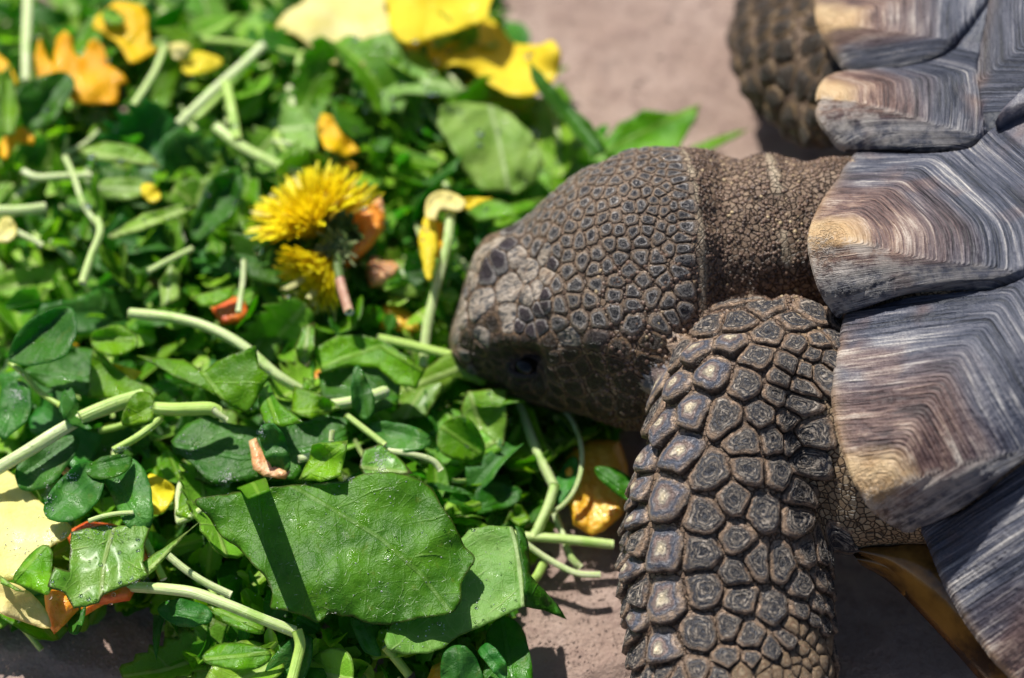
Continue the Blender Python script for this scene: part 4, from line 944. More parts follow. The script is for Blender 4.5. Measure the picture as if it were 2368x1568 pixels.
    Rd([(30,1340),(60,1290),(100,1258),(120,1275),(118,1330),(110,1376),(60,1358)], 2.35, 'leaf_mid', 'bright green leaflet on the pale yellow petal beside the wet chopped leaf', rib=[(32,1342),(105,1262)], cup=.6, tilt=(.2,-.1))
    Rd([(365,1405),(410,1385),(480,1402),(487,1435),(430,1452),(385,1432)], 1.6, 'leaf_blue', 'bluish scalloped leaf in the shade below the curved stem', rib=[(370,1408),(484,1430)], cup=.2)
    Rd([(470,1525),(500,1492),(560,1488),(625,1505),(612,1538),(540,1550)], 1.9, 'leaf_mid', 'sunlit wrinkled leaf low in front under the stem elbow', rib=[(472,1525),(622,1510)], wave=.15)
    Rd([(1125,1470),(1165,1425),(1205,1450),(1226,1510),(1225,1600),(1130,1600)], 1.0, 'leaf_dark', 'large dark leaf at the bottom beside the bare stone', rib=[(1160,1430),(1190,1600)])
    Rd([(1020,1580),(1022,1520),(1050,1492),(1085,1500),(1108,1540),(1112,1600),(1040,1600)], 1.7, 'leaf_blue', 'upright oval leaf with rounded top at the bottom edge', rib=[(1062,1492),(1072,1600)], tilt=(0,-.3), cup=.4)
    Rd([(1105,1505),(1128,1487),(1160,1515),(1172,1545),(1168,1575),(1148,1560),(1122,1530)], 1.6, 'leaf_blue', 'small curled leaflet with rolled rim right of the upright oval leaf', rib=[(1110,1500),(1168,1570)], cup=1.2, step=5)
    Rd([(812,1430),(850,1440),(880,1448),(868,1475),(882,1515),(848,1508),(825,1475)], 1.5, 'leaf_blue', 'small lobed leaf peeping out below the largest leaf', rib=[(830,1432),(870,1512)])
    Rd([(1040,1172),(1050,1125),(1090,1095),(1140,1108),(1150,1140),(1110,1160),(1090,1190)], .8, 'leaf_mid', 'clump leaflet left of the pale jointed stem near bare stone', rib=[(1045,1170),(1140,1112)], cup=.5)
    Rd([(1080,1185),(1110,1125),(1160,1115),(1205,1135),(1190,1165),(1140,1180)], 1.0, 'leaf_dark', 'rich green glossy leaflet lying over the clump near bare stone', rib=[(1082,1182),(1203,1140)], cup=.5)
    Lf([(1180,1200),(1165,1215),(1190,1165),(1205,1168),(1228,1200),(1200,1215)], .9, 'leaf_mid', 'small three cornered leaf scrap touching the jointed stem', step=7)
    Rd([(1285,1142),(1290,1095),(1318,1058),(1335,1060),(1332,1110),(1305,1160),(1290,1168)], .95, 'leaf_blue', 'oval leaflet inside the thin looped stem', rib=[(1290,1165),(1328,1060)], cup=.4, step=7)
    Rd([(1375,1082),(1420,1082),(1462,1110),(1482,1160),(1440,1152),(1400,1122)], 1.5, 'leaf_dark', 'dark oval leaf lying on the yellow orange chunk in the shade', rib=[(1378,1082),(1480,1158)], cup=.3)
    tp = [Wd(548, 1128, W(548,1128,2.2)), Wd(612, 1104, W(612,1104,2.2))]; up = np.array(-VD); V = []  # upright strip added only to cast the shadow stripe on the big leaf
    for i in range(16):
        f = i/15; wv = .06*math.sin(f*5)
        for j in range(5):
            g = j/4; p = np.array(tp[0])*(1-g) + np.array(tp[1])*g; mid = (np.array(tp[0]) + np.array(tp[1]))/2
            p = mid + (p - mid)*(1 - .25*f) + up*f*3.1 + np.array([.42*f, 0, 0]) + np.array([0,1,0])*wv*.5; V.append(p)
    V = np.array(V); Fq = [[i*5+j, i*5+j+1, (i+1)*5+j+1] for i in range(15) for j in range(4)] + [[i*5+j, (i+1)*5+j+1, (i+1)*5+j] for i in range(15) for j in range(4)]
    VV, FF, _ = shell_up(V, Fq, .03); uvb = np.c_[np.repeat(np.linspace(0, 3, 16), 5), np.tile(np.linspace(-.25, .25, 5), 16), np.full(80, .3)]
    tag(link('salad_leaf', VV, FF, 'leaf_mid', attrs={'leafuv': np.r_[uvb, uvb]}), 'added upright leaf strip seen edge on, casting the stripe of shadow over the largest leaf', 'leaf', GL)
    # behind
    Lf([(1020,245),(1075,235),(1135,243),(1180,262),(1230,310),(1252,350),(1243,420),(1195,448),(1110,440),(1078,400),(1050,350),(1013,290)], 1.75, 'leaf_pale', 'large blunt leaf with straight pale midrib behind the snout', rib=[(1132,240),(1155,330),(1178,450)], tilt=(-.05,-.35), wave=.2, cup=.12)
    Lf([(815,100),(870,80),(955,66),(930,110),(955,150),(1020,180),(1085,207),(1050,222),(1000,222),(940,215),(900,235),(940,232),(930,262),(905,255),(890,275),(870,245),(850,265),(835,225),(812,215),(808,150)], 2.1, 'leaf_pale', 'notched green leaf draped over the big yellow petal with bright droplets', rib=[(830,90),(900,170),(1080,208)], tilt=(0,-.15), wave=.2)
    Lf([(1392,332),(1430,285),(1490,255),(1560,262),(1622,238),(1605,285),(1570,345),(1480,365),(1400,365)], .9, 'leaf_mid', 'broad pointed leaf on the stone just behind the crown of the head', rib=[(1400,350),(1520,290),(1618,245)], tilt=(0,-.2), cup=.2)
    Lf([(1580,345),(1650,318),(1737,295),(1700,318),(1640,345),(1600,352)], .5, 'leaf_mid', 'slender blade pointing at the far foreleg, alone on the stone', rib=[(1585,345),(1735,297)], fold=.5, step=6)
    Lf([(1220,135),(1262,180),(1302,228),(1362,280),(1402,350),(1372,362),(1320,300),(1262,232),(1235,190)], 1.9, 'leaf_dark', 'narrow folded spike of leaf standing before the yellow petal tip', rib=[(1222,140),(1390,352)], fold=1.0, step=7, tilt=(-.3,0))
    Rd([(40,212),(85,180),(145,168),(172,190),(150,240),(112,290),(62,300)], 2.5, 'leaf_dark', 'dark ribbed leaf covering the lower left of the orange petals', rib=[(60,295),(160,178)], fold=.5, tilt=(0,-.2))
    Rd([(438,545),(455,480),(480,425),(522,392),(558,388),(560,430),(540,490),(490,535),(455,560)], 2.2, 'leaf_dark', 'dark curled leaf with bright rim left of the dandelion', rib=[(442,550),(555,392)], fold=.7, tilt=(0,-.2))
    Lf([(180,345),(240,328),(310,335),(350,362),(372,388),(300,378),(240,372),(198,366)], 2.3, 'leaf_light', 'sunlit yellow green blade above the blurred oval leaf', rib=[(185,348),(370,385)], wave=.1)
    Rd([(228,432),(250,412),(330,415),(342,438),(310,460),(245,462)], 2.2, 'leaf_pale', 'blurred pale oval leaf at the end of a horizontal stem', rib=[(230,435),(340,438)])
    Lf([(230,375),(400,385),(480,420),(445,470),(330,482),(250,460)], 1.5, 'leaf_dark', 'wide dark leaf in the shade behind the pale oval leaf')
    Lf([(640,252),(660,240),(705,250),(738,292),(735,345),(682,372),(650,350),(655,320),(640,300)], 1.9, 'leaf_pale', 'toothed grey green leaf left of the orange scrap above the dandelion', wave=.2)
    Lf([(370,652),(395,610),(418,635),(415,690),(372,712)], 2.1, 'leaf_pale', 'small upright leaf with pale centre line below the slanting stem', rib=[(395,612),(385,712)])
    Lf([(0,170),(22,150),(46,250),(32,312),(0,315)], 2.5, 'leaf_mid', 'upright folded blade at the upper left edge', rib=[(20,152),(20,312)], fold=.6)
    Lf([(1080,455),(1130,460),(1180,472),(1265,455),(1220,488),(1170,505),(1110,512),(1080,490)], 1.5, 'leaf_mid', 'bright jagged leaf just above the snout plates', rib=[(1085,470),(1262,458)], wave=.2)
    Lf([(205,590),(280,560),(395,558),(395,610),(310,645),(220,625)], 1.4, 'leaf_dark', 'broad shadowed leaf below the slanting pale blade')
    Lf([(440,685),(490,672),(548,658),(535,688),(500,708),(460,708)], 2.1, 'leaf_mid', 'bright leaf lying on the red orange scrap', wave=.12)
    Rd([(210,772),(255,752),(300,760),(320,795),(270,822),(218,806)], 2.5, 'leaf_mid', 'rounded leaf pair right of the boat shaped leaf', fold=.4)
    Lf([(682,800),(700,757),(728,745),(728,800),(712,850),(690,835)], 2.2, 'leaf_wet', 'wet pale leaf strip behind the curving thick stem', rib=[(715,750),(700,845)])
    Rd([(600,640),(640,625),(690,650),(700,720),(650,740),(610,700)], 1.5, 'leaf_light', 'light green leaf in shade under the dandelion')
    Lf([(250,545),(330,495),(440,468),(462,478),(400,505),(320,535),(260,552)], 2.3, 'leaf_light', 'long pale folded blade slanting across the left side', rib=[(252,548),(460,472)], fold=.6, step=7)
    Lf([(700,870),(725,880),(728,900),(700,905)], 2.3, 'leaf_mid', 'tiny leaf chip right of the thick curving stem', step=6)
    Lf([(840,1040),(880,1025),(935,1070),(955,1095),(900,1100),(845,1105),(830,1080)], 2.35, 'leaf_wet', 'wet whitish leaf scrap behind the top of the largest leaf', wave=.1)
    Rd([(480,1395),(540,1395),(600,1425),(610,1465),(540,1450),(500,1425)], 1.4, 'leaf_mid', 'leaf in half shade under the long curved stem')
    Lf([(415,1130),(450,1160),(440,1200),(405,1190)], 1.9, 'leaf_mid', 'small leaf fragment left of the largest leaf tip')
    Rd([(150,170),(200,150),(240,120),(200,90),(160,110)], 1.2, 'leaf_dark', 'dark leaf behind the ragged orange petals')
    Rd([(640,1500),(700,1470),(760,1500),(800,1560),(740,1600),(660,1570)], 1.1, 'leaf_dark', 'dark flat leaf below the largest leaf near the bottom')
    Lf([(355,1420),(378,1425),(370,1480),(362,1525),(352,1480)], .9, 'leaf_blue', 'narrow dark leaf hanging onto the stone beside the shaded ground', step=6)
    Rd([(135,1400),(160,1398),(178,1420),(198,1400),(192,1440),(178,1465),(160,1460),(155,1432)], 1.5, 'leaf_blue', 'curled bluish leaflet hooked under the orange chunk', step=5, cup=.8)
    Lf([(0,1330),(30,1352),(56,1368),(40,1365),(0,1348)], 2.3, 'leaf_light', 'thin green sliver on the pale yellow petal at the left edge', step=5)
    # yellow and orange petals
    P = 'yellow flower petals'
    leaf('flower_petal', [(635,62),(660,30),(700,5),(740,-40),(860,-60),(900,10),(905,60),(890,112),(822,160),(790,150),(760,140),(720,110),(690,85),(655,70)], 2.0, 'petal_cream', 'pale cream yellow petal with folded tip, leftmost of the big petals', 'petal', P, rib=[(640,60),(900,40)], smooth=True, wave=.07, tilt=(.05,.15), curl=(700,60,40,.2))
    leaf('flower_petal', [(880,-60),(1130,-60),(1132,10),(1112,50),(1040,75),(950,100),(905,70),(898,10)], 2.3, 'petal_yellow', 'bright yellow petal at the top edge between cream petal and curled petal', 'petal', P, rib=[(1000,-60),(980,90)], smooth=True, wave=.2)
    leaf('flower_petal', [(935,95),(1000,60),(1105,40),(1150,55),(1185,95),(1235,105),(1278,92),(1298,132),(1285,180),(1250,210),(1200,222),(1150,205),(1110,178),(1080,155),(1045,148),(1000,170),(965,150)], 1.6, 'petal_yellow', 'curled yellow petal with upturned tip lying on the stone', 'petal', P, rib=[(940,100),(1100,110),(1270,160)], smooth=True, wave=.2, curl=[(1280,110,38,.55),(1180,100,50,-.25),(1050,150,30,.35)], tilt=(0,.1))
    leaf('flower_petal', [(925,170),(1000,160),(1100,190),(1180,225),(1225,245),(1190,262),(1080,240),(1000,235),(930,215)], .9, 'petal_yellow', 'shaded golden petal underneath the curled yellow petal', 'petal', P, smooth=True)
    leaf('flower_petal', [(-30,1075),(20,1090),(60,1125),(110,1175),(165,1218),(150,1245),(120,1262),(60,1325),(0,1345),(-30,1345)], 2.1, 'petal_cream', 'large dull yellow petal at the left edge with powder grains', 'petal', P, rib=[(-30,1120),(160,1225)], smooth=True, wave=.1)
    leaf('flower_petal', [(-30,1345),(30,1348),(62,1365),(95,1395),(112,1425),(114,1452),(60,1440),(0,1418),(-30,1400)], 2.0, 'petal_cream', 'pale ruffled petal just below the large dull yellow petal', 'petal', P, rib=[(-30,1360),(112,1445)], smooth=True, wave=.2, tilt=(0,-.2))
    leaf('flower_petal', [(0,510),(20,502),(36,520),(34,550),(12,562),(-10,555)], 2.4, 'petal_cream', 'little rounded yellow petal at the left edge', 'petal', P, smooth=True, cup=.6, step=6)
    leaf('flower_petal', [(390,105),(420,98),(442,108),(438,125),(405,135)], 2.3, 'petal_cream', 'tiny pale yellow petal scrap above the slanting stems', 'petal', P, smooth=True, step=6)
    leaf('flower_petal', [(418,128),(455,118),(515,140),(480,165),(425,168)], 2.0, 'petal_yellow', 'amber scrap of petal beside the tiny pale scrap', 'petal', P, smooth=True, step=6)
    leaf('flower_petal', [(228,850),(270,842),(330,860),(300,890),(245,880)], 2.0, 'petal_yellow', 'yellow petal glimpsed behind the crumpled brown edged leaf', 'petal', P)
    leaf('flower_petal', [(340,1100),(365,1100),(404,1130),(385,1175),(355,1190),(340,1150)], 2.0, 'petal_yellow', 'golden petal piece right of the oval bluish leaf', 'petal', P, smooth=True, step=7)
    leaf('flower_petal', [(326,430),(350,425),(372,450),(355,468),(332,455)], 2.3, 'petal_yellow', 'olive yellow petal bit beside the pale oval leaf', 'petal', P, smooth=True, step=6)
    G = 'orange flower petals'
    leaf('flower_petal', [(80,130),(92,90),(108,130),(122,150),(130,88),(150,72),(165,85),(172,125),(190,135),(205,95),(222,88),(238,110),(252,150),(285,170),(298,192),(276,198),(272,238),(215,242),(168,238),(150,205),(105,200),(85,180)], 2.4, 'petal_orange', 'ragged bright orange petals with toothed tops in the upper left', 'petal', G, tilt=(0,-.2), wave=.2, rib=[(150,240),(170,80)])
    leaf('flower_petal', [(222,38),(268,2),(330,10),(342,40),(345,100),(365,115),(320,140),(300,142),(268,95),(215,60)], 2.1, 'petal_orange', 'orange petal near the top left with a green leaf over its rim', 'petal', G, wave=.2)
    leaf('flower_petal', [(-10,120),(15,140),(44,190),(30,200),(-10,160)], 2.3, 'petal_orange', 'orange petal corner at the left edge above the folded blade', 'petal', G)
    leaf('flower_petal', [(0,330),(20,305),(50,290),(80,310),(78,335),(40,330),(12,368),(0,360)], 2.3, 'petal_orange', 'deep orange petal scrap at the left edge under the dark ribbed leaf', 'petal', G)
    leaf('flower_petal', [(732,300),(745,262),(765,268),(790,310),(832,348),(800,362),(750,340)], 1.9, 'petal_orange', 'orange scrap behind the dandelion top', 'petal', G)
    leaf('flower_petal', [(240,25),(262,20),(290,48),(265,55),(235,45)], 2.3, 'leaf_mid', 'small green leaf over the rim of the orange petal near the top', 'leaf', GL, smooth=True, step=6)['label'] = 'small green leaf over the rim of the upper orange petal'
    # vegetable chunks
    chunk([(795,500),(830,482),(868,470),(892,500),(888,530),(860,570),(825,605),(798,625),(786,585),(800,545)], 1.9, .28, 'chunk_orange', 'orange tapered vegetable stick right behind the dandelion', tilt=(.05,-.2))
    chunk([(842,610),(862,590),(905,600),(928,615),(918,640),(890,662),(855,665)], 1.6, .2, 'chunk_peach', 'pale peach chunk right of the dandelion stem end')
    chunk([(488,712),(520,690),(558,682),(575,722),(560,748),(510,752)], 1.7, .2, 'chunk_red', 'red orange chunk half under leaves below left of the dandelion')
    chunk([(102,1372),(120,1362),(168,1372),(182,1410),(160,1435),(125,1468),(108,1440)], 1.6, .25, 'chunk_orange', 'wet orange chunk at the foot of the wet chopped leaf')
    chunk([(575,1020),(592,1012),(605,1040),(640,1075),(672,1090),(660,1108),(610,1102),(585,1085)], 2.5, .15, 'chunk_peach', 'peach coloured scrap behind the bluish leaflet')
    chunk([(1290,1090),(1322,1035),(1360,1018),(1432,1020),(1452,1075),(1455,1130),(1440,1190),(1400,1225),(1368,1240),(1325,1215),(1310,1150)], .5, .3, 'chunk_yellow', 'large golden chunk on the stone between head and foreleg')
    chunk([(975,1600),(1000,1540),(1035,1520),(1100,1545),(1130,1600)], 1.0, .3, 'chunk_yellow', 'golden chunk at the bottom edge behind the upright oval leaf')
    chunk([(150,1232),(200,1205),(262,1212),(300,1225),(350,1290),(300,1390),(230,1400),(190,1330)], 1.7, .22, 'chunk_red', 'red orange slice showing round the wet chopped leaf')
    chunk([(132,1082),(150,1075),(165,1090),(150,1102)], 2.1, .1, 'chunk_peach', 'tiny pink scrap left of the powdery rolled leaf', step=5)
    chunk([(870,720),(905,690),(965,735),(985,775),(930,770),(880,765)], 1.1, .2, 'chunk_yellow', 'shaded amber chunk behind the upright yellow green stem')
    chunk([(860,470),(880,455),(892,490),(886,500)], 2.0, .07, 'chunk_peach', 'small pale wedge on the orange stick by the dandelion', step=5)
    chunk([(205,1345),(290,1335),(265,1385),(195,1425),(185,1400)], 1.3, .15, 'chunk_orange', 'flat orange strip below the red orange slice')
    # stems
    S = stem
    S([(298,724),(400,735),(480,757),(560,800),(640,868),(700,905)], [2.5,2.6,2.6,2.5,2.3,2.0], 27, 'thick pale stem curving down right through the middle of the salad')
    S([(-30,1098),(60,1045),(140,995),(205,960),(290,930)], [2.4,2.6,2.7,2.6,2.4], 34, 'longest thick stem slanting up from the left edge')
    S([(185,966),(230,947),(275,930),(330,915)], [2.75,2.75,2.7,2.6], 36, 'stout stem piece overlapping the end of the longest stem')
    S([(356,944),(400,947),(440,946),(485,945),(505,955)], [2.9,2.9,2.85,2.8,2.7], 33, 'short thick stem with a broken tip in front of the crumpled leaf')
    S([(372,966),(345,990),(310,1015),(262,1042)], [2.8,2.75,2.7,2.6], 20, 'side stem dusted white, branching from the broken tipped stem')
    S([(492,945),(505,958),(524,972)], [2.85,2.8,2.7], 16, 'small broken flap at the tip of the short thick stem')
    S([(22,838),(55,865),(90,905),(140,938)], [2.6,2.6,2.5,2.5], 15, 'thin stalk running from the boat shaped leaf to the tiny cupped leaflet')
    S([(298,1357),(380,1362),(450,1372),(520,1397),(600,1430),(682,1462)], [1.9,2.2,2.3,2.3,2.2,2.0], 25, 'long curved stem in front, ending in an elbow', taper=1.15)
    S([(686,1458),(694,1490),(686,1530),(668,1600)], [2.1,2.0,1.9,1.8], 25, 'stem piece dropping from the elbow to the bottom edge')
    S([(66,-30),(62,60),(60,130),(60,188)], [2.3,2.4,2.4,2.3], 27, 'upright pale stem at the top left beside the orange petals')
    S([(610,105),(560,152),(500,205),(412,288)], [2.3,2.3,2.3,2.2], 27, 'long pale stem slanting down left in the upper middle')
    S([(585,130),(540,185),(470,260),(440,282)], [1.9,1.9,1.9,1.8], 22, 'second slanting stem tucked under the long pale one')
    S([(522,190),(536,250),(549,322)], [2.5,2.5,2.4], 25, 'short stem with bright wet end crossing below the slanting stem')
    S([(498,293),(560,340),(640,382),(692,405)], [2.3,2.3,2.2,2.1], 30, 'flat white green stem running down to the dandelion top')
    S([(308,245),(335,205),(362,158),(384,100)], [2.3,2.3,2.3,2.2], 19, 'thin pale stem right of the orange petals')
    S([(150,362),(172,410),(192,470),(222,515)], [2.3,2.4,2.4,2.4], 16, 'thin upper stalk leading into the bent stem on the left')
    S([(222,505),(232,535),(212,590),(190,655)], [2.5,2.5,2.4,2.3], 22, 'bent stem piece pointing down on the left side')
    S([(52,395),(85,410),(140,408),(212,406)], [2.3,2.3,2.3,2.2], 20, 'horizontal stem ending at an amber bit on the left')
    S([(-20,486),(50,486),(104,480)], [2.3,2.3,2.2], 28, 'wet stub of stem at the left edge')
    S([(0,520),(50,542),(98,568)], [2.2,2.2,2.1], 17, 'short white stem end under the little rounded petal')
    S([(1042,488),(1034,560),(1012,650),(988,750),(978,850)], [2.3,2.2,2.0,1.7,1.4], 25, 'upright yellow green stem in front of the snout')
    S([(872,783),(940,797),(1000,812),(1060,826)], [1.9,1.8,1.7,1.6], 24, 'pale stem whose end reaches the mouth of the tortoise')
    S([(1200,915),(1222,990),(1250,1060),(1281,1124)], [1.0,1.0,1.0,.9], 26, 'pale stem under the head, upper half of the jointed stem')
    S([(1284,1120),(1268,1170),(1250,1210),(1232,1245)], [1.0,.9,.8,.7], 26, 'lower half of the jointed stem, sunlit near the stone')
    S([(1285,938),(1318,965),(1342,1020),(1345,1080),(1328,1135),(1300,1170),(1272,1185)], [1.0,1.1,1.2,1.2,1.1,.9,.7], 13, 'thin green looped stem under the jaw')
    S([(1080,1225),(1180,1238),(1300,1247),(1418,1260)], [.8,.75,.65,.5], 25, 'pale stem with rounded end pointing at the foreleg')
    S([(1205,1250),(1262,1290),(1330,1325),(1388,1330)], [.8,.6,.5,.45], 17, 'thin green stem with split end lying on the stone')
    S([(1280,1180),(1305,1245),(1322,1290),(1342,1312)], [.5,.45,.4,.3], 19, 'short wet stem crossing under the rounded end stem')
    S([(1258,1300),(1243,1330),(1232,1342)], [.5,.45,.4], 22, 'little stem stub beside the pale leaf with whitish midrib')
    S([(386,1282),(430,1318),(480,1350),(535,1376)], [1.9,1.8,1.7,1.6], 19, 'dull stem in shade left of the largest leaf')
    S([(468,92),(540,98),(620,112),(694,126)], [2.2,2.2,2.1,2.0], 19, 'faint green stem running toward the cream petal')
    S([(418,1115),(410,1165),(414,1205)], [1.8,1.8,1.8], 17, 'pale hooked stem left of the largest leaf')
    S([(410,1208),(440,1196),(468,1176)], [1.8,1.9,1.9], 16, 'short arm of the pale hooked stem')
    S([(40,1436),(62,1462),(96,1503)], [.9,.6,.4], 15, 'small green stalk pointing down onto the stone bottom left')
    S([(888,1042),(950,1050),(1000,1065),(1020,1088)], [2.2,2.2,2.1,2.0], 16, 'thin light stem curving right below the glossy oval leaf')
    S([(755,938),(810,930),(862,915),(892,905)], [2.3,2.3,2.3,2.2], 29, 'fat pale stub behind the narrow pointed leaflet')
    S([(342,628),(390,602),(445,575)], [2.2,2.2,2.1], 17, 'short slanting stem left below the dandelion')
    S([(564,600),(562,650),(552,722)], [2.4,2.3,2.2], 15, 'thin upright stem beside the red orange chunk')
    S([(890,1495),(920,1530),(945,1562)], [1.4,1.2,1.0], 22, 'stem with frayed end below the pale curved leaf')
    S([(335,1250),(355,1290),(378,1340)], [1.8,1.8,1.7], 18, 'short pale stub by the torn strand')
    S([(800,960),(845,995),(890,1030)], [2.4,2.35,2.3], 17, 'thin stem from the long dark leaf to the glossy oval leaf')
    S([(690,1062),(745,1050),(790,1040)], [2.35,2.35,2.35], 20, 'pale stem lying on the long dark leaf')
    S([(205,1205),(235,1195),(270,1188),(308,1186)], [2.6,2.65,2.65,2.6], 12, 'thin wrinkled green twig above the wet chopped leaf')
    S([(768,995),(766,1020)], [2.7,2.6], 14, 'tiny upright stem stub behind the bright curled scrap')
    S([(1020,580),(1060,600),(1092,640)], [1.4,1.3,1.2], 18, 'yellow stem bent behind the snout')
    S([(540,600),(600,560),(640,500)], [1.5,1.5,1.5], 18, 'shaded stem under the dandelion')
    return big
BIG = build_heroes()

# ---- dandelion head with brown stalk
def strip(p0, d0, d1, L, w, side, n=6):
    """curved thin petal from p0: direction bends from d0 to d1"""
    V, q = [], []; p = np.array(p0, float); qs = np.linspace(0, 1, n)
    for f in qs:
        d = d0*(1-f) + d1*f; d /= np.linalg.norm(d); ww = w*(.45 + .75*math.sin(min(1, f*1.15)*2.2))*(1 if f < .99 else .75)
        s = side - d*(side @ d); s /= np.linalg.norm(s) + 1e-9; up = np.cross(d, s)
        V += [p - s*ww/2, p + up*ww*.16, p + s*ww/2]; q += [f]*3; p = p + d*L/(n-1)
    F = []
    for i in range(n-1):
        for j in (0, 1): a = i*3 + j; F.append([a, a+1, a+4, a+3])
    return V, F, q
def dandelion():
    root = empty('dandelion_head', W(760, 600, .6)); tag(root, 'crumpled yellow dandelion flower head on a brown cut stalk, left of the snout', 'flower')
    iu, ir, iv = np.array(UPV), np.array(RT), -np.array(VD)
    def fan(c, axis, half, cnt, Lr, w, mat, name, seed, z=2.2, fill=1.0, droop=.5, depth=.35):
        r = random.Random(seed); c = np.array(W(*c, z)); ax = axis[0]*ir + axis[1]*iu + axis[2]*iv; ax /= np.linalg.norm(ax)
        t = np.cross(ax, iv); t /= np.linalg.norm(t); b = np.cross(ax, t); V, F, Q, R, off = [], [], [], [], 0
        for i in range(cnt):
            a = r.uniform(0, 2*math.pi); g = half*math.sqrt(r.uniform(0.0, 1))**fill
            d1 = ax*math.cos(g) + (t*math.cos(a)*1.0 + b*math.sin(a)*.8)*math.sin(g)
            d0 = ax*math.cos(g*droop) + (t*math.cos(a) + b*math.sin(a)*.8)*math.sin(g*droop)
            side = np.cross(d1, ax + .3*np.array([r.gauss(0,1), r.gauss(0,1), r.gauss(0,1)])); side /= np.linalg.norm(side) + 1e-9
            p0 = c + (t*math.cos(a) + b*math.sin(a))*depth*math.sqrt(r.random())*(g/half) 
            v, f, q = strip(p0, d0, d1 + np.array([r.gauss(0,.12), r.gauss(0,.12), r.gauss(0,.12)]), Lr*r.uniform(.75, 1.08)*(.72 + .28*g/half), w*r.uniform(.8, 1.2), side)
            V += v; F += [[k + off for k in ff] for ff in f]; Q += q; R += [r.random()]*len(q); off += len(v)
        tag(link(name, V, F, mat, root, attrs={'q': Q, 'rnd': R}), kind='stuff')
    fan((735,530), (-.42,.80,.55), 1.45, 620, 1.16, .066, 'ray_floret', 'ray_florets', 1, z=2.15)
    fan((770,505), (.35,.75,.35), .8, 90, .95, .065, 'ray_floret', 'ray_florets', 5, z=2.15)
    fan((752,612), (-.55,-.50,.55), 1.1, 380, .86, .058, 'ray_floret', 'ray_florets', 2, z=2.1)
    fan((760,625), (-.45,-.85,.25), .85, 36, 1.02, .11, 'pale_floret', 'pale_florets', 3, z=1.85)
    fan((792,545), (.1,.3,1.0), 1.2, 50, .34, .11, 'bract', 'bracts', 4, z=2.45, depth=.25)
    fan((780,570), (-.1,-.2,1.0), 1.3, 40, .34, .05, 'floret_hair', 'pappus_hairs', 6, z=2.5, depth=.3)
    # green cup holding the florets
    cc = np.array(W(778, 560, 2.35)); th, ph = np.meshgrid(np.linspace(0, math.pi, 20), np.linspace(0, 2*math.pi, 28, endpoint=False), indexing='ij')
    Sx = np.stack([np.sin(th)*np.cos(ph)*.34, np.sin(th)*np.sin(ph)*.42, np.cos(th)*.3], -1).reshape(-1, 3); Sx = Sx*(1 + .12*fbm(Sx, 4, 2))[:,None] + cc
    link('receptacle', Sx, grid_faces(20, 28, True), 'bract', root)
    stem([(778,590),(782,625),(788,655)], [2.5,2.55,2.6], 24, None, mat='bract', name='upper_stalk', parent=root)
    stem([(786,645),(795,680),(808,722)], [2.6,2.65,2.75], 25, None, mat='stem_brown', name='stalk', parent=root)
dandelion()
def wilted():
    root = empty('wilted_flower', W(1010, 560, .8)); tag(root, 'drooping pale yellow flower hooked over the upright stem before the snout', 'flower')
    leaf('petal', [(985,500),(985,468),(1000,448),(1030,440),(1065,455),(1078,470),(1060,490),(1040,486),(1018,486),(1008,510),(998,505)], 2.6, 'petal_cream', None, smooth=True, wave=.08, step=6, cup=-.6, rib=[(988,500),(1010,458),(1070,470)], parent=root)
    leaf('petal', [(984,500),(1006,505),(1012,560),(1006,610),(996,645),(984,640),(974,600),(968,545)], 2.4, 'petal_yellow', None, smooth=True, wave=.1, step=6, fold=-.4, rib=[(992,505),(990,640)], parent=root)
    leaf('petal', [(1060,458),(1100,456),(1140,458),(1110,468),(1085,486),(1062,480)], 2.4, 'petal_yellow', None, wave=.08, step=6, rib=[(1060,470),(1138,458)], parent=root)
    leaf('petal', [(1000,520),(1022,515),(1026,560),(1015,600),(1004,580)], 2.2, 'petal_orange', None, smooth=True, step=6, parent=root)
wilted()

# ---- scattered chopped greens: each a thing, copied from a small set of shapes
LAND = [((150,160),'the ragged orange petals'),((430,130),'the tiny pale petal scrap'),((620,60),'the cream petal'),((860,230),'the droplet covered notched leaf'),((1000,150),'the curled yellow petal'),
 ((500,220),'the long slanting stem'),((280,350),'the sunlit yellow green blade'),((60,330),'the left edge scrap of orange'),((1140,340),'the blunt leaf with pale midrib'),((1300,380),'the back of the head'),
 ((735,480),'the dandelion'),((500,480),'the dark curled leaf'),((210,560),'the bent stem piece'),((60,520),'the little rounded petal'),((1010,560),'the drooping yellow flower'),((330,640),'the short slanting stem'),
 ((540,720),'the red orange chunk'),((90,790),'the boat shaped leaf'),((300,800),'the thick curving stem'),((860,820),'the bright leaf by the snout'),((1100,980),'the jaw'),((470,900),'the crumpled brown edged leaf'),
 ((120,980),'the longest stem'),((600,1050),'the long dark leaf'),((880,1020),'the glossy oval leaf'),((230,1150),'the powdery rolled leaf'),((60,1250),'the dull yellow petal'),((420,1200),'the tip of the largest leaf'),
 ((250,1330),'the wet chopped leaf'),((600,1430),'the stem elbow'),((760,1500),'the lower edge of the largest leaf'),((1000,1480),'the pale curved leaf'),((1150,1160),'the jointed stem'),((1180,1500),'the bottom dark leaf')]
def where(px, py):
    d = [((px-a)**2 + (py-b)**2, i) for i, ((a, b), _) in enumerate(LAND)]; i = min(d)[1]; (a, b), nm = LAND[i]
    dx, dy = px - a, py - b
    rel = 'tucked close beside' if abs(dx) + abs(dy) < 55 else (('left of' if dx < 0 else 'right of') if abs(dx) > abs(dy)*1.2 else ('above' if dy < 0 else 'below'))
    return rel + ' ' + nm
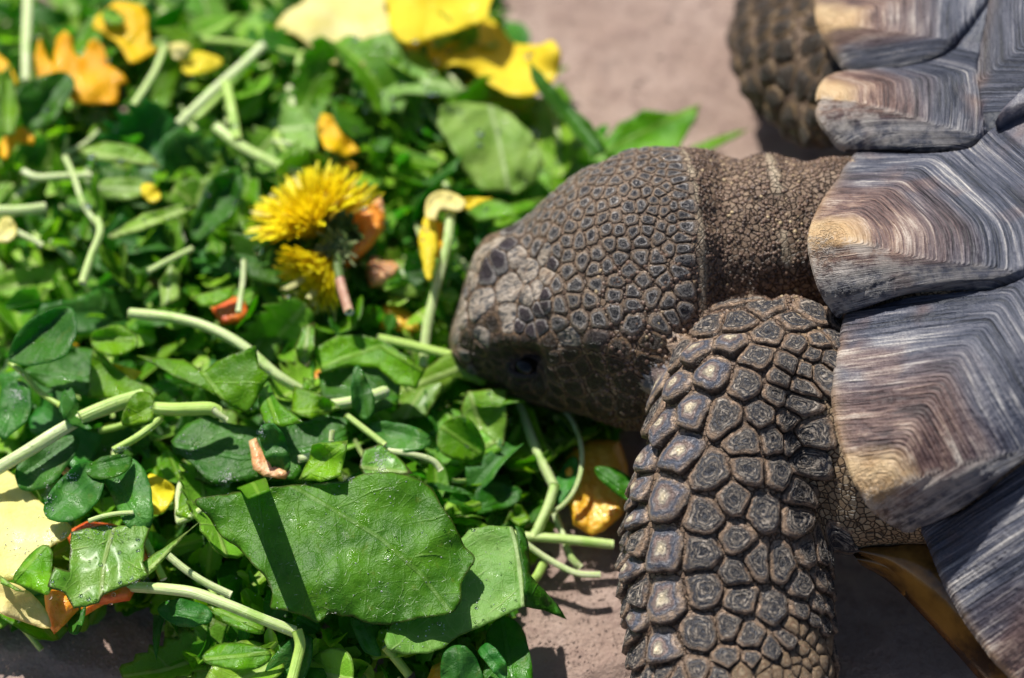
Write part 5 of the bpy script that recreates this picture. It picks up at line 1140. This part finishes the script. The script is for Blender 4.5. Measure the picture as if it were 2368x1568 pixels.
def shape_poly(kind, r):
    if kind == 'oval':
        L, w = r.uniform(1.0, 1.7), r.uniform(.32, .5); a = np.linspace(0, 2*math.pi, 22, endpoint=False)
        return [(L/2*math.cos(t), w*math.sin(t)*(1 - .25*math.cos(t))) for t in a], True
    if kind == 'chopped':
        L, w = r.uniform(1.3, 2.5), r.uniform(.45, .9); sk = r.uniform(-.4, .4)
        top = [(-L/2 + L*i/5 + sk, w/2 + r.uniform(-.12, .12)) for i in range(6)]; bot = [(L/2 - L*i/5 - sk, -w/2 + r.uniform(-.12, .12)) for i in range(6)]
        return top[::-1][::-1] + bot, False
    if kind == 'toothed':
        L, w = r.uniform(1.4, 2.4), r.uniform(.35, .55); P = []
        for s in (1, -1):
            for i in range(9):
                x = -L/2 + L*i/8; e = w*math.sin(math.pi*(i + .6)/9.2)**.6; P.append((x, s*e)) if s > 0 else P.append((-x, s*e)); 
                if i < 8: P.append((x + .07, e*s*1.35 + .02*s)) if s > 0 else P.append((-x - .07, s*e*1.35 + .02*s))
        return P, False
    L, w = r.uniform(1.5, 2.8), r.uniform(.12, .22); a = np.linspace(0, 2*math.pi, 20, endpoint=False)
    return [(L/2*math.cos(t), w*math.sin(t)) for t in a], True
def proto_mesh(kind, mat, seed):
    r = random.Random(seed); poly, sm = shape_poly(kind, r); step = .085
    P = resample(poly, step, True, sm, .015); V2, F = mesh2d(P, step)
    ed = segdist(V2, P, True)[0]; rib = [(-2, 0), (2, 0)]; bend, cup, tw = r.uniform(-.5, .6), r.uniform(-.6, 1.2), r.uniform(-.6, .6)
    x, y = V2[:,0], V2[:,1]; z = bend*x*x*.45 + cup*y*y + tw*x*y*.8 + (r.uniform(.2, .8) if r.random() < .4 else 0)*np.abs(y) + .06*fbm(V2, 1.6, 2, seed) - .03*np.exp(-(y/.05)**2)
    VV, FF, _ = shell_up(np.c_[V2, z], F, .018); uv = np.c_[x, y, ed]; uv = np.r_[uv, uv]
    me = bpy.data.meshes.new({'oval':'round_leaf','blade':'slender_leaf'}.get(kind, 'leaf_piece')); me.from_pydata(VV.tolist(), [], FF); me.materials.append(MATS[mat])
    me.polygons.foreach_set('use_smooth', np.ones(len(me.polygons), bool)); a = me.attributes.new('leafuv', 'FLOAT_VECTOR', 'POINT'); a.data.foreach_set('vector', uv.astype(np.float32).ravel())
    return me, VV, FF
def scatter():
    kinds = ['oval','oval','chopped','chopped','toothed','toothed','blade']; mats = ['leaf_mid','leaf_light','leaf_blue','leaf_mid','leaf_light','leaf_wet','leaf_dark']
    protos = []
    for i in range(35):
        kd, mt = kinds[i % 7], mats[(i*3 + i//7) % 7]; protos.append((kd, mt) + proto_mesh(kd, mt, 100 + i))
    adj = {'leaf_mid':'mid green','leaf_blue':'bluish green','leaf_dark':'dark green','leaf_light':'yellow green','leaf_wet':'wet shiny green','leaf_pale':'pale green'}
    nn = {'oval':'round leaflet','chopped':'chopped leaf piece','toothed':'toothed leaf piece','blade':'narrow leaf blade'}
    r = random.Random(42); placed = 0; seen = {}
    while placed < 285:
        px, py = r.uniform(-60, 1500), r.uniform(-90, 1600)
        h = heap(px, py)
        if h <= .02: continue
        if h < .35 and r.random() < .45: continue
        back = 1 if py < 700 else 0
        if py > 700 and r.random() < .25: continue
        z = .12 + r.random()**.8*(1.85 if back else 1.55)*h**.7
        if px > 1040 and 340 < py < 1000: z = min(z, .8)
        kd, mt, me, VV, FF = r.choice(protos)
        nm = {'oval':'round_leaf','blade':'slender_leaf'}.get(kd, 'leaf_piece')
        o = bpy.data.objects.new(nm, me); COL.objects.link(o); loc = W(px, py, z)
        tl = r.gauss(0, .42)*h**.5; o.rotation_euler = (tl, r.gauss(0, .42)*h**.5, r.uniform(0, 6.28)); s = r.uniform(.75, 1.25)
        o.scale = (s, s, s)
        M = np.array(o.rotation_euler.to_matrix())*s; V = VV @ M.T + np.array(loc); mz = V[:,2].min()
        if mz < .05: loc.z += .05 - mz; V[:,2] += .05 - mz
        o.location = loc; SOLID.append((V, FF)); placed += 1
        lb = '%s %s %s' % (adj[mt], nn[kd], where(px, py))
        if lb in seen: lb = ('small ' if s < .95 else 'larger ') + lb
        if lb in seen: lb = ('steeply tilted ' if abs(o.rotation_euler.x) + abs(o.rotation_euler.y) > .6 else 'flat lying ') + lb
        if lb in seen: lb = lb + (' low in the heap' if z < .8 else ' near the top of the heap')
        seen[lb] = 1
        tag(o, lb, 'leaf', GL)
    # loose bits too many to count under everything
    for mt, cnt in (('leaf_dark', 1900), ('leaf_mid', 1500), ('leaf_light', 760), ('stem', 320)):
        V, F, U, off = [], [], [], 0
        for _ in range(cnt):
            while True:
                px, py = r.uniform(-60, 1500), r.uniform(-90, 1600); h = heap(px, py)
                if h > .04: break
            L, w = r.uniform(.3, .95), r.uniform(.08, .3)
            if mt == 'stem': w = .09; L = r.uniform(.4, 1.0)
            n = 7; k = r.uniform(-.9, .9); c = r.uniform(-.5, .8); v = []
            for i in range(n):
                f = i/(n-1)*2 - 1; ww = w*math.sqrt(max(0.02, 1 - f*f*.92))*(1 + .25*r.uniform(-1, 1)) if mt != 'stem' else w*.5
                for j in (-1, 0, 1):
                    v.append((f*L/2, j*ww, k*(f*L/2)**2 + c*abs(j)*ww + (.05 if j == 0 and mt == 'stem' else 0)))
            from mathutils import Euler
            M = np.array(Euler((r.gauss(0,.7), r.gauss(0,.6), r.uniform(0,6.28))).to_matrix())
            zc = .08 + r.random()**1.3*(1.6 if py < 750 else 1.25)*h**.8
            if px > 1040 and 340 < py < 1000: zc = min(zc, .7)
            vv = np.array(v) @ M.T + np.array(W(px, py, zc)); vv[:,2] += max(0, .03 - vv[:,2].min())
            V.append(vv); U += [(a[0] + _*3.1, a[1], .3) for a in v]
            F += [[off+i*3+j, off+i*3+j+1, off+(i+1)*3+j+1, off+(i+1)*3+j] for i in range(n-1) for j in (0, 1)]; off += 3*n
        V = np.concatenate(V); SOLID.append((V, F))
        tag(link('chopped_greens', V, F, mt, attrs={'leafuv': np.array(U)}), {'leaf_dark':'finely chopped dark greens filling the gaps low in the heap','leaf_mid':'finely chopped mid green bits through the whole salad heap','leaf_light':'small yellow green leaf crumbs sprinkled through the heap','stem':'short pale stem slivers sprinkled through the heap'}[mt], None, None, 'stuff')
    # loose short stems
    for q in range(54):
        while True:
            px, py = r.uniform(-20, 1300), r.uniform(-40, 1560); h = heap(px, py)
            if h > .25 and (py < 800 or r.random() < .4): break
        a = r.uniform(0, math.pi); L = r.uniform(45, 120); z = .6 + r.random()*1.35*h; dx, dy = math.cos(a)*L/2, math.sin(a)*L/2; b = r.uniform(-14, 14)
        if px > 1040 and 340 < py < 1000: z = .6
        stem([(px-dx, py-dy), (px+b, py+b*.7), (px+dx, py+dy)], [z, z+.1, z+r.uniform(-.3,.2)], r.uniform(11, 20), '%s %s short cut stem %s' % (['thin', 'slim', 'narrow', 'skinny', 'pencil thin'][q % 5], ['steep', 'slanting', 'level', 'bent', 'half buried'][q % 5] if 0 else ('upright' if abs(math.sin(a)) > .8 else 'level' if abs(math.sin(a)) < .35 else 'slanting'), where(px, py)))
    st = {}
    for o in list(COL.objects):
        if o.get('category') == 'stem':
            if o['label'] in st: o['label'] = 'second ' + o['label'] + ', a bit farther off'
            st[o['label']] = 1
    # orange scraps
    for q in range(9):
        while True:
            px, py = r.uniform(20, 1050), r.uniform(20, 1400); h = heap(px, py)
            if h > .5: break
        a0 = r.uniform(0, 6); m = 7; R0 = r.uniform(18, 34)
        chunk([(px + R0*r.uniform(.7,1.2)*math.cos(a0+i*6.283/m), py + R0*.8*r.uniform(.7,1.2)*math.sin(a0+i*6.283/m)) for i in range(m)], .9 + .4*r.random(), .14, r.choice(['chunk_orange','chunk_yellow','chunk_peach']), ['small', 'tiny', 'knobbly', 'stubby', 'little', 'angular', 'blunt', 'lumpy', 'short'][q] + ' orange vegetable dice %s' % where(px, py), name='vegetable_dice')
scatter()

# ---- hairs, droplets and powder
def finish_bits():
    VV, FF, off = [], [], 0
    for V, F in SOLID: VV.append(V); FF += [[i + off for i in f] for f in F]; off += len(V)
    tree = BVHTree.FromPolygons(np.concatenate(VV).tolist(), FF)
    r = random.Random(5)
    # fine hairs of the largest leaf
    V, F = [], []
    for _ in range(300):
        px, py = r.uniform(455, 1090), r.uniform(1100, 1440); p, n = hit(px, py, tree)
        if p is None or abs(p.z - 2.45) > .6: continue
        if n.z < 0: n = -n
        d = (n*.5 + Vector((r.gauss(0,1), r.gauss(0,1), 0))*.8).normalized(); L = r.uniform(.05, .13); s = d.orthogonal().normalized()*.0028; t = d.cross(s).normalized()*.0028; k = len(V)
        V += [p + s, p - s*.5 + t, p - s*.5 - t, p + d*L]; F += [[k, k+1, k+3], [k+1, k+2, k+3], [k+2, k, k+3]]
    tag(link('leaf_hairs', [tuple(v) for v in V], F, 'leaf_hair', BIG, smooth=False), kind='stuff')
    # droplets
    ico = bmesh.new(); bmesh.ops.create_icosphere(ico, subdivisions=2, radius=1); iv = np.array([v.co[:] for v in ico.verts]); fi = [[v.index for v in f.verts] for f in ico.faces]; ico.free()
    V, F, off = [], [], 0
    spots = [(460,50,1,900,430,170)]
    zones = [(0,120,1250,690,90),(0,201,1250,700,120),(0,700,1200,1450,70),(100,1200,350,1400,60),(1060,1200,1215,1500,16),(800,80,1080,260,22),(880,500,1000,680,26),(1060,900,1180,1060,16)]
    for x0, y0, x1, y1, c in zones:
        for _ in range(c):
            p, n = hit(r.uniform(x0, x1), r.uniform(y0, y1), tree)
            if p is None or p.z < .5: continue
            if n.dot(-VD) < 0: n = -n
            s = r.choice([.012, .018, .018, .026, .04] if y0 > 200 else [.03, .05, .07, .09]); q = iv*np.array([s, s, s]); M = np.array(n.to_track_quat('Z', 'Y').to_matrix()); q = (q*np.array([1,1,.7 if s < .03 else .36])) @ M.T + np.array(p) + np.array(n)*s*.35
            V.append(q); F += [[i + off for i in f] for f in fi]; off += len(iv)
    tag(link('water_droplets', np.concatenate(V), F, 'water'), 'clear water droplets scattered over the wet leaves', None, None, 'stuff')
    # powder grains
    V, F, off = [], [], 0
    zones = [(25,895,55,935,90),(255,1030,300,1050,60),(100,1100,125,1190,70),(150,1085,180,1120,30),(595,985,612,1015,40),(500,1085,545,1130,120),(860,1035,900,1095,120),(160,1205,300,1250,90),(10,1190,100,1290,60),(300,1340,345,1355,30),
             (345,800,420,815,16),(790,1098,820,1115,40),(730,1110,1060,1420,70),(0,820,620,1400,150),(1090,1280,1150,1450,25),(880,1440,1030,1500,30),(600,1380,700,1470,10),(380,1000,470,1100,30),(590,950,640,985,20)]
    b0 = np.array([(1,0,0),(-.5,.87,0),(-.5,-.87,0),(0,0,1.1),(0,0,-1.1)]); bf = [[0,1,3],[1,2,3],[2,0,3],[1,0,4],[2,1,4],[0,2,4]]
    for x0, y0, x1, y1, c in zones:
        for _ in range(c):
            gx, gy = ((r.gauss((x0+x1)/2, (x1-x0)/4), r.gauss((y0+y1)/2, (y1-y0)/4)) if x1 - x0 < 80 else (r.uniform(x0, x1), r.uniform(y0, y1)))
            p, n = hit(gx, gy, tree)
            if p is None or p.z < .4: continue
            if n.z < 0: n = -n
            s = r.uniform(.006, .020)*(1.0 if c > 20 else 1); a = r.uniform(0, 6); c2, s2 = math.cos(a), math.sin(a)
            q = b0*s*np.array([r.uniform(.6,1.3), r.uniform(.6,1.3), .8]); q = np.c_[q[:,0]*c2 - q[:,1]*s2, q[:,0]*s2 + q[:,1]*c2, q[:,2]] + np.array(p) + np.array(n)*s*.4
            V.append(q); F += [[i + off for i in f] for f in bf]; off += 5
    tag(link('powder_grains', np.concatenate(V), F, 'powder', smooth=False), 'white mineral powder grains sprinkled on the front leaves', None, None, 'stuff')
finish_bits()
def grit():
    r = random.Random(11); b0 = np.array([(1,0,0),(-.5,.87,0),(-.5,-.87,0),(0,0,1.1),(0,0,-1.1)]); bf = [[0,1,3],[1,2,3],[2,0,3],[1,0,4],[2,1,4],[0,2,4]]; V, F, off = [], [], 0
    for _ in range(2600):
        px, py = (r.uniform(1150, 2300), r.uniform(-60, 380)) if r.random() < .3 else ((r.uniform(1150, 1500), r.uniform(1050, 1600)) if r.random() < .7 else (r.uniform(-40, 480), r.uniform(1430, 1600)))
        s = r.choice([.01, .014, .02, .03]); a = r.uniform(0, 6); c2, s2 = math.cos(a), math.sin(a); q = b0*s*np.array([r.uniform(.6,1.3), r.uniform(.6,1.3), .8])
        V.append(np.c_[q[:,0]*c2 - q[:,1]*s2, q[:,0]*s2 + q[:,1]*c2, q[:,2]] + np.array(W(px, py, .0))); F += [[i + off for i in f] for f in bf]; off += 5
    tag(link('grit', np.concatenate(V), F, 'sandstone', smooth=False), 'fine stone grit and crumbs lying on the slab', None, None, 'stuff')
grit()
